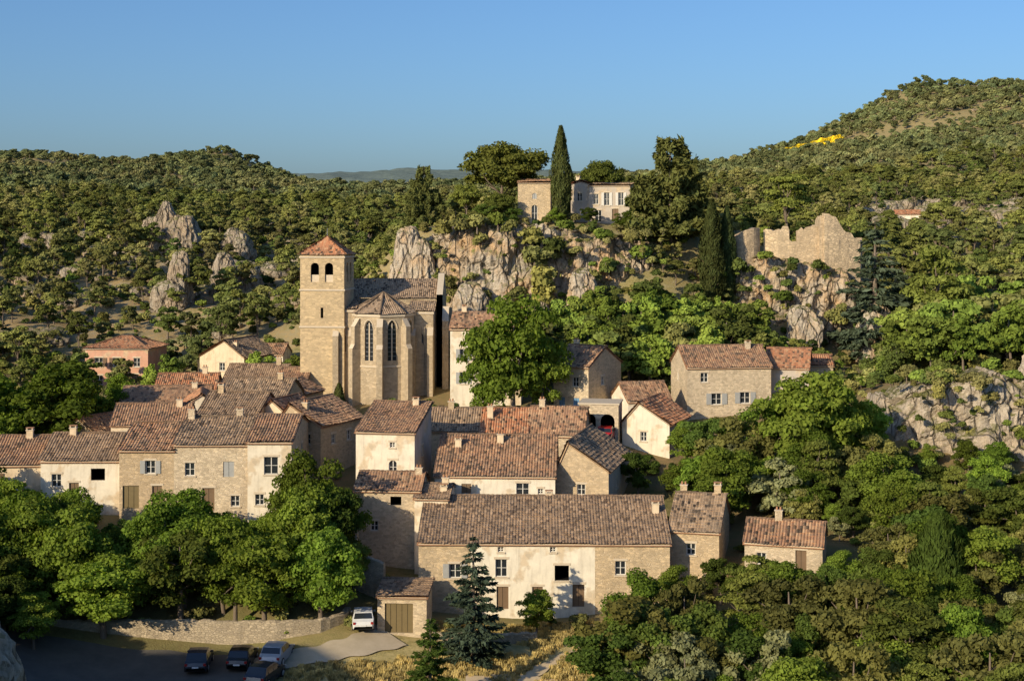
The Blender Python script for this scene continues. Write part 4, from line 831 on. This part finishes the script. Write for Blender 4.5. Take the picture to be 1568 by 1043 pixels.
def scatter(name,protos,P,sc,idx,tilt=.04):
    col=bpy.data.collections.new(name+'_kinds')
    for i,me in enumerate(protos):
        col.objects.link(bpy.data.objects.new('%s_%02d'%(name,i),me))
    n=len(P); me=bpy.data.meshes.new(name); me.vertices.add(n); me.vertices.foreach_set('co',np.asarray(P,np.float32).ravel())
    rot=np.zeros((n,3),np.float32); rot[:,2]=RNG.uniform(0,6.28,n); rot[:,:2]=RNG.normal(0,tilt,(n,2))
    s3=np.repeat(np.asarray(sc,np.float32)[:,None],3,1); s3[:,:2]*=RNG.uniform(.85,1.25,n)[:,None]
    a=me.attributes.new('rot','FLOAT_VECTOR','POINT'); a.data.foreach_set('vector',rot.ravel())
    a=me.attributes.new('scl','FLOAT_VECTOR','POINT'); a.data.foreach_set('vector',s3.ravel())
    a=me.attributes.new('kind','INT','POINT'); a.data.foreach_set('value',np.asarray(idx,np.int32))
    o=bpy.data.objects.new(name,me); S.collection.objects.link(o)
    g=bpy.data.node_groups.new(name,'GeometryNodeTree'); g.interface.new_socket('Geometry',in_out='INPUT',socket_type='NodeSocketGeometry'); g.interface.new_socket('Geometry',in_out='OUTPUT',socket_type='NodeSocketGeometry')
    gi=g.nodes.new('NodeGroupInput');go=g.nodes.new('NodeGroupOutput');ci=g.nodes.new('GeometryNodeCollectionInfo'); ci.inputs[0].default_value=col; ci.inputs['Separate Children'].default_value=True; ci.inputs['Reset Children'].default_value=True
    ip=g.nodes.new('GeometryNodeInstanceOnPoints'); ip.inputs['Pick Instance'].default_value=True
    def na(t,nm): q=g.nodes.new('GeometryNodeInputNamedAttribute'); q.data_type=t; q.inputs[0].default_value=nm; return [s for s in q.outputs if s.enabled][0]
    g.links.new(gi.outputs[0],ip.inputs['Points']); g.links.new(ci.outputs[0],ip.inputs['Instance']); g.links.new(na('INT','kind'),ip.inputs['Instance Index'])
    g.links.new(na('FLOAT_VECTOR','rot'),ip.inputs['Rotation']); g.links.new(na('FLOAT_VECTOR','scl'),ip.inputs['Scale']); g.links.new(ip.outputs[0],go.inputs[0])
    md=o.modifiers.new('instances','NODES'); md.node_group=g; return o
def jgrid(x0,x1,y0,y1,st):
    gx=np.arange(x0,x1,st); gy=np.arange(y0,y1,st); X,Y=np.meshgrid(gx,gy); X=X+RNG.uniform(-.45,.45,X.shape)*st; Y=Y+RNG.uniform(-.45,.45,Y.shape)*st; return X.ravel(),Y.ravel()
def foot_ok(X,Y,m):
    ok=np.ones(len(X),bool)
    for cx,cy,W,D,r,z in FOOT:
        dx=X-cx;dy=Y-cy; u=dx*math.cos(r)+dy*math.sin(r); v=-dx*math.sin(r)+dy*math.cos(r)
        ok&=~((np.abs(u)<W/2+m)&(np.abs(v)<D/2+m))
    return ok
def smn(X,Y,l): return np.sin(X/l+1.3*np.sin(Y/l*.7))+np.sin(Y/l*1.1+2+1.1*np.sin(X/l*.8))
X,Y=jgrid(4,75,84,150,3.5)
ok=foot_ok(X,Y,2.0)&(((Y<113)&(X>6.5))|((Y>=113)&(X>18)))
ok&=~((X<9.5)&(Y>106))&~((X>38)&(Y>145))&~((X>20)&(X<26)&(Y>113)&(Y<118))
X,Y=X[ok],Y[ok]; Z=height(X,Y); k=RNG.choice(8,len(X),p=[.12,.09,.08,.09,.24,.12,.12,.14]); hh=RNG.uniform(4.2,8.2,len(X))
zmax=34-(np.interp(Y,[84,110,118,150],[900,880,840,640])-350)*Y/2178+RNG.uniform(-.6,1.5,len(X)); zmax=np.where((Y<130),zmax,99)
zmax=np.where((Y>112)&(X/Y>.262),12.0+RNG.uniform(-1.5,.9,len(X)),zmax)
hh=np.minimum(hh,np.maximum(zmax-Z,2.6))
scatter('woodland',PB+PO+[PP[0]],np.stack([X,Y,Z],1),hh/np.where(k<4,10,np.where(k<7,8,10)),k)
X,Y=jgrid(-46,-15,115.8,125.5,3.0); ok=foot_ok(X,Y,2.0); X,Y=X[ok],Y[ok]; Z=height(X,Y)
pyc=np.interp(784+X*2178/Y,[0,120,150,205,220,350,372,425,440,530,560],[735,745,800,800,755,755,805,790,705,705,810])
hh=34-(pyc-350)*Y/2178-Z-RNG.uniform(0,2.2,len(X)); ok=hh>2.2; scatter('terrace_trees',PB,np.stack([X,Y,Z],1)[ok],np.minimum(hh[ok],8.5)/10,RNG.choice(4,ok.sum()))
X,Y=jgrid(-20,85,150,206,3.8)
ok=foot_ok(X,Y,2.2)&(((Y<176)&(X>37))|((Y>=176)&(X>-8)))&~((X>36)&(Y<161))&~((X>-9)&(X<2)&(Y<184))
X,Y=X[ok],Y[ok]; Z=height(X,Y); hh=RNG.uniform(6,9.5,len(X))
zcap=np.interp(X*200/Y,[-14,-8,3,7,9,16,28,34,36,48,51,55,62],[21,21.5,22.5,23.5,27,28.3,27,24,20.5,17.5,16.5,25,29])+RNG.uniform(-2.2,.8,len(X))
hh=np.minimum(hh,np.maximum(zcap-Z,1.6)); k=RNG.choice(9,len(X),p=[.2,.2,.14,.14,.08,.12,.05,.04,.03])
scatter('hillside_wood',MBm+MO+MP[:2],np.stack([X,Y,Z],1),hh/np.where(k<4,10,np.where(k<7,8,10)),k)
X,Y=jgrid(-75,-6,186,208,4.1); ok=foot_ok(X,Y,2.5)&~((X<-50)&(Y<212)&(X>-66))
X,Y=X[ok],Y[ok]; Z=height(X,Y); hh=RNG.uniform(2.5,5.5,len(X)); k=RNG.choice(9,len(X))
scatter('hillside_wood',MBm+MO+MP[:2],np.stack([X,Y,Z],1),hh/9,k)
X,Y=jgrid(-75,-44,140,178,4.5); ok=foot_ok(X,Y,2.5)&(X<-48); X,Y=X[ok],Y[ok]; Z=height(X,Y); scatter('woodland',PB,np.stack([X,Y,Z],1),RNG.uniform(.5,.75,len(X)),RNG.choice(4,len(X)))
X,Y=jgrid(-70,-40,96,128,4.2); ok=foot_ok(X,Y,2.5)&(X<-38-(120-Y)*.12); X,Y=X[ok],Y[ok]; Z=height(X,Y); scatter('woodland',PB,np.stack([X,Y,Z],1),RNG.uniform(.5,.72,len(X)),RNG.choice(4,len(X)))
SH=[shrub('shrub',m) for m in ('leaf_shrub','hill_green','hill_olive','hill_dark')]
P1=MO+MP+SH
X,Y=jgrid(-230,230,206,520,3.8); w=.43*Y+12
soil=.6*np.exp(-(((X+60)/48)**2+((Y-240)/50)**2))+.9*np.exp(-(((X-112)/36)**2+((Y-335)/50)**2))
ok=(np.abs(X)<w)&foot_ok(X,Y,3)&(RNG.uniform(size=len(X))>.05+.5*soil+.4*(smn(X,Y,11)>1.0))
ok&=~((X>-10)&(X<22)&(Y<222)&(RNG.uniform(size=len(X))<.5))&~((X>27)&(X<53)&(Y<217))&~((X>0)&(X<19)&(Y<219))&~((X>88)&(X<103)&(Y>318)&(Y<352))
X,Y=X[ok],Y[ok]; Z=height(X,Y); u=RNG.uniform(size=len(X)); pl=(Y<240)&(X>-18)&(X<52)
kind=np.where(u<.48,RNG.integers(0,3,len(X)),np.where(u<.7,RNG.integers(3,6,len(X)),RNG.integers(6,10,len(X))))
hh=np.where(kind<3,RNG.uniform(2.6,5.8,len(X)),np.where(kind<6,RNG.uniform(4.5,8.5,len(X)),RNG.uniform(1.0,2.8,len(X))))
hh=np.where(pl,np.minimum(hh,4.0),hh); nat=np.where(kind<3,8,np.where(kind<6,10,2))
scatter('hillside_scrub',P1,np.stack([X,Y,Z],1),hh/nat,kind)
X,Y=jgrid(-120,150,190,360,2.7); w=.43*Y+6; ok=(np.abs(X)<w)&foot_ok(X,Y,1.5)&(RNG.uniform(size=len(X))>.45); X,Y=X[ok],Y[ok]; Z=height(X,Y)
scatter('shrubs',SH,np.stack([X,Y,Z],1),RNG.uniform(.3,.9,len(X)),RNG.choice(4,len(X)))
RK=[rock_mesh('boulder',1.7,1.3,.9,70+i,sub=4,spire=.1,mat='far_limestone') for i in range(4)]
X,Y=jgrid(-150,190,225,480,3.4); zone=.16*np.exp(-(((X+66)/32)**2+((Y-285)/50)**2))+.7*np.exp(-(((X-115)/34)**2+((Y-335)/55)**2))+.03
ok=(RNG.uniform(size=len(X))<zone)&foot_ok(X,Y,2); X,Y=X[ok],Y[ok]; Z=height(X,Y)
scatter('limestone_boulders',RK,np.stack([X,Y,Z+.3],1),RNG.uniform(.45,1.9,len(X))**1.2,RNG.choice(4,len(X)),.2)
FT=[broadleaf('far_tree','leaf_far_hazed',H=6,R=3,lo=.0,nb=14,n=600,size=.5,br=(.3,.45)),broadleaf('far_tree','leaf_far_hazed',H=6,R=2.7,lo=.0,nb=10,n=500,size=.5,br=(.3,.5)),broadleaf('far_tree','needle_far_hazed',H=7,R=2.8,lo=.1,nb=12,n=500,size=.48,br=(.3,.45)),shrub('far_broom','broom_yellow',n=500,size=.3),RK[0]]
X,Y=jgrid(-480,480,515,1010,4.8); w=.41*Y+15; gap=(smn(X,Y,23)+.6*smn(X,Y,9)); ok=(np.abs(X)<w)&(RNG.uniform(size=len(X))>.04+.4*(gap>1.6)); X,Y,gap=X[ok],Y[ok],gap[ok]; Z=height(X,Y)
k=RNG.choice(5,len(X),p=[.49,.3,.205,0,.005]); k=np.where((np.hypot((X-168)/16,(Y-790)/30)<1)&(RNG.uniform(size=len(X))<.75),3,k); k=np.where((gap>1.6)&(RNG.uniform(size=len(X))<.08),4,k)
sc=RNG.uniform(.4,1.05,len(X))*np.where(gap>1.3,.75,1); sc=np.where(k==3,2.2,sc)
scatter('distant_forest',FT,np.stack([X,Y,Z],1),sc,k)
pts=[]
for x,y,z,s in [(-9,203.5,26,1.2),(3.2,203,29,1.9),(4.2,202.6,26,2.0),(4.6,202.4,23.5,2.0),(3,204,32,1.7),(5.5,204,31,1.5),(-4,202.6,24,1.2),(0,203.5,34,1.2),(-10,205,33.6,1.4),(-5,204.4,34.4,1.4),(8,205,34.2,1.2),(13,205.4,32.8,1.2),(11,203.5,27,1.2),(17,205.5,32.4,1.4),(19,206,30,1.5),(1,202.2,24.5,1.2),(-12,204,25,1.4),(36,203.6,30,1),(40,203.0,29.4,.8),(44,202.6,28.6,1.1),(39,202.6,24,1.3),(46,202.6,21,1.4),(33,204.4,28,1.6),(14,205,28,1.5),(48,145.6,18.2,.9),(55,146.6,18,1),(52,145,13,1),(44,146.6,17,1),(-2,204.8,34.8,1.5),(-7.5,204.6,34.2,1.2),(30,205.6,28.4,1.8),(51,203.4,24,1.5),(60,147.2,17.4,1.1)]:
    pts.append((x,y,z-.8,s))
for _ in range(130):
    x=random.uniform(-12,22); pts.append((x,random.uniform(203.3,206.5),random.uniform(19,33.5),random.uniform(.25,.85)))
for _ in range(80):
    x=random.uniform(28,53); pts.append((x,random.uniform(202.2,205),random.uniform(17,28),random.uniform(.25,.8)))
for _ in range(55):
    x=random.uniform(40,66); pts.append((x,random.uniform(145,147.6),random.uniform(9,17.5),random.uniform(.2,.65)))
for _ in range(50):
    x=random.uniform(40,70); pts.append((x,random.uniform(148.5,155),17.4,random.uniform(.4,1.1)))
for _ in range(70):
    x=random.uniform(-8,24); y=random.uniform(208,217); pts.append((x,y,hz(x,y)+.1,random.uniform(.3,.9)))
pts=np.array(pts); scatter('cliff_shrubs',SH,pts[:,:3],pts[:,3],RNG.choice(4,len(pts)))
X,Y=jgrid(-48,80,104,186,2.3); ok=foot_ok(X,Y,.9)&(RNG.uniform(size=len(X))>.45)&~((Y<114)&(X<8)); X,Y=X[ok],Y[ok]; Z=height(X,Y)
scatter('garden_shrubs',SH,np.stack([X,Y,Z],1),RNG.uniform(.3,.85,len(X))*np.where((X>38)&(Y>125),1.5,1),RNG.choice(4,len(X)))
def tuft():
    n=60; a=RNG.uniform(0,6.28,n); r=RNG.uniform(0,.35,n); C=np.stack([np.cos(a)*r,np.sin(a)*r,RNG.uniform(.05,.3,n)],1)
    D=RNG.normal(size=(n,3)); D[:,2]*=.2; tg=np.stack([RNG.normal(size=n)*.3,RNG.normal(size=n)*.3,np.ones(n)],1)
    return leafmesh('grass_tuft',C,D,RNG.uniform(.1,.2,n),'grass_dry',None,elong=1.8,tang=tg)
T=tuft(); X,Y=jgrid(-17,12,96,118,.42); ok=foot_ok(X,Y,.3)&(smn(X,Y,1.6)>-1.1)&~((X<-6.5)&(Y>109.4+(X+17)*.18))&(np.abs(X-(Y-105.5)*.6)>.7); X,Y=X[ok],Y[ok]; Z=height(X,Y)
scatter('dry_grass',[T],np.stack([X,Y,Z],1),RNG.uniform(.4,.95,len(X)),np.zeros(len(X)))
# ------------------------------------------------------------ cars
def car(x,y,rot,paint,estate=True,z=None):
    e=empty('parked_car',(x,y,(hz(x,y)+.1) if z is None else z),math.radians(rot)); b=MB()
    st=[(-2.1,.5,.62,.62,.72),(-2.0,.3,.85,.85,.8),(-1.75,.22,.95,.97,.86),(-1.3,.2,.98,1.42 if estate else 1.3,.88),(-.6,.2,.98,1.47,.88),(.15,.2,.97,1.46,.88),(.95,.2,.95,.98,.88),(1.5,.22,.88,.88,.86),(1.95,.28,.72,.72,.78),(2.12,.45,.6,.6,.66)]
    V=[]
    for (xx,z0,zb_,zt,hw) in st:
        rw=hw-.16 if zt>zb_+.1 else hw-.08
        V+= [(xx,-hw*.95,z0),(xx,-hw,(z0+zb_)/2),(xx,-hw+.02,zb_),(xx,-rw,zt),(xx,0,zt+.03),(xx,rw,zt),(xx,hw-.02,zb_),(xx,hw,(z0+zb_)/2),(xx,hw*.95,z0)]
    b.grid(V,9,len(st),paint); b.poly(V[:9],paint); b.poly(V[-9:],paint); b.poly([(-2,-.8,.22),(2,-.8,.22),(2,.8,.22),(-2,.8,.22)],'tyre')
    b.obj('body',e)
    g=MB()
    for s in (-1,1):
        for xa,xb in ((-1.25,-.45),(-.38,.5)):
            xb2=min(xb,.2); g.poly([(xa,s*.878,1.0),(xb+ (.25 if xb>.1 else 0),s*.878,1.0),(xb2,s*.745,1.38),(xa+.05,s*.745,1.38)],'window_glass')
    g.poly([(.93,-.76,1.02),(.93,.76,1.02),(.24,.66,1.43),(.24,-.66,1.43)],'window_glass'); g.poly([(-1.72,-.74,1.03),(-1.72,.74,1.03),(-1.36,.66,1.39),(-1.36,-.66,1.39)],'window_glass')
    for s in (-1,1):
        g.box(1.93,2.07,s*.68-.14,s*.68+.14,.6,.72,'lamp_glass'); g.box(-2.1,-1.98,s*.7-.1,s*.7+.1,.66,.84,'tail_lamp'); g.box(.55,.72,s*.93-.07,s*.93+.07,.98,1.1,paint)
    g.box(-2.13,-2.06,-.25,.25,.5,.62,'car_white')
    g.obj('windows_and_lamps',e)
    w=MB()
    for xx in (-1.3,1.3):
        for s in (-1,1): 
            w.tube([(xx,s*.72,.32),(xx,s*.9,.32)],[.32,.32],'tyre',18); w.tube([(xx,s*.9,.32),(xx,s*.915,.32)],[.2,.18],'chrome',12)
    w.obj('wheels',e)
car(-24.3,110.5,94,'car_dark'); car(-21,110.8,88,'car_black'); car(-18.3,110.8,82,'car_silver'); car(-18.6,107.2,75,'car_dark'); car(-12.1,115.6,96,'car_white'); car(9.9,150.2,80,'car_red',z=11.7); car(8.3,148,85,'car_black',z=11.4)
# ------------------------------------------------------------ light, sky, camera
EL=math.radians(21); AZ=math.radians(221)
d=Vector((math.sin(AZ)*math.cos(EL),math.cos(AZ)*math.cos(EL),math.sin(EL)))
sl=bpy.data.lights.new('sun','SUN'); sl.energy=5; sl.angle=math.radians(.5); sl.color=(1,.84,.59); so=bpy.data.objects.new('sun',sl); S.collection.objects.link(so); so.rotation_euler=d.to_track_quat('Z','Y').to_euler()
w=bpy.data.worlds.new('World'); S.world=w; w.use_nodes=True; nt=w.node_tree; bg=nt.nodes['Background']
sk=nt.nodes.new('ShaderNodeTexSky'); sk.sky_type='NISHITA'; sk.sun_disc=False; sk.sun_elevation=EL; sk.sun_rotation=AZ; sk.altitude=300; sk.air_density=1.0; sk.dust_density=2.2; sk.ozone_density=7.0
nt.links.new(sk.outputs[0],bg.inputs[0]); bg.inputs[1].default_value=.145
cam=bpy.data.cameras.new('camera'); cam.lens=50; cam.sensor_width=36; cam.shift_y=-.1094; cam.clip_end=20000; cam.clip_start=.5
co=bpy.data.objects.new('camera',cam); S.collection.objects.link(co); co.location=(0,0,34); co.rotation_euler=(math.radians(90),0,0); S.camera=co
S.view_settings.view_transform='Standard'; S.view_settings.look='None'; S.view_settings.exposure=0
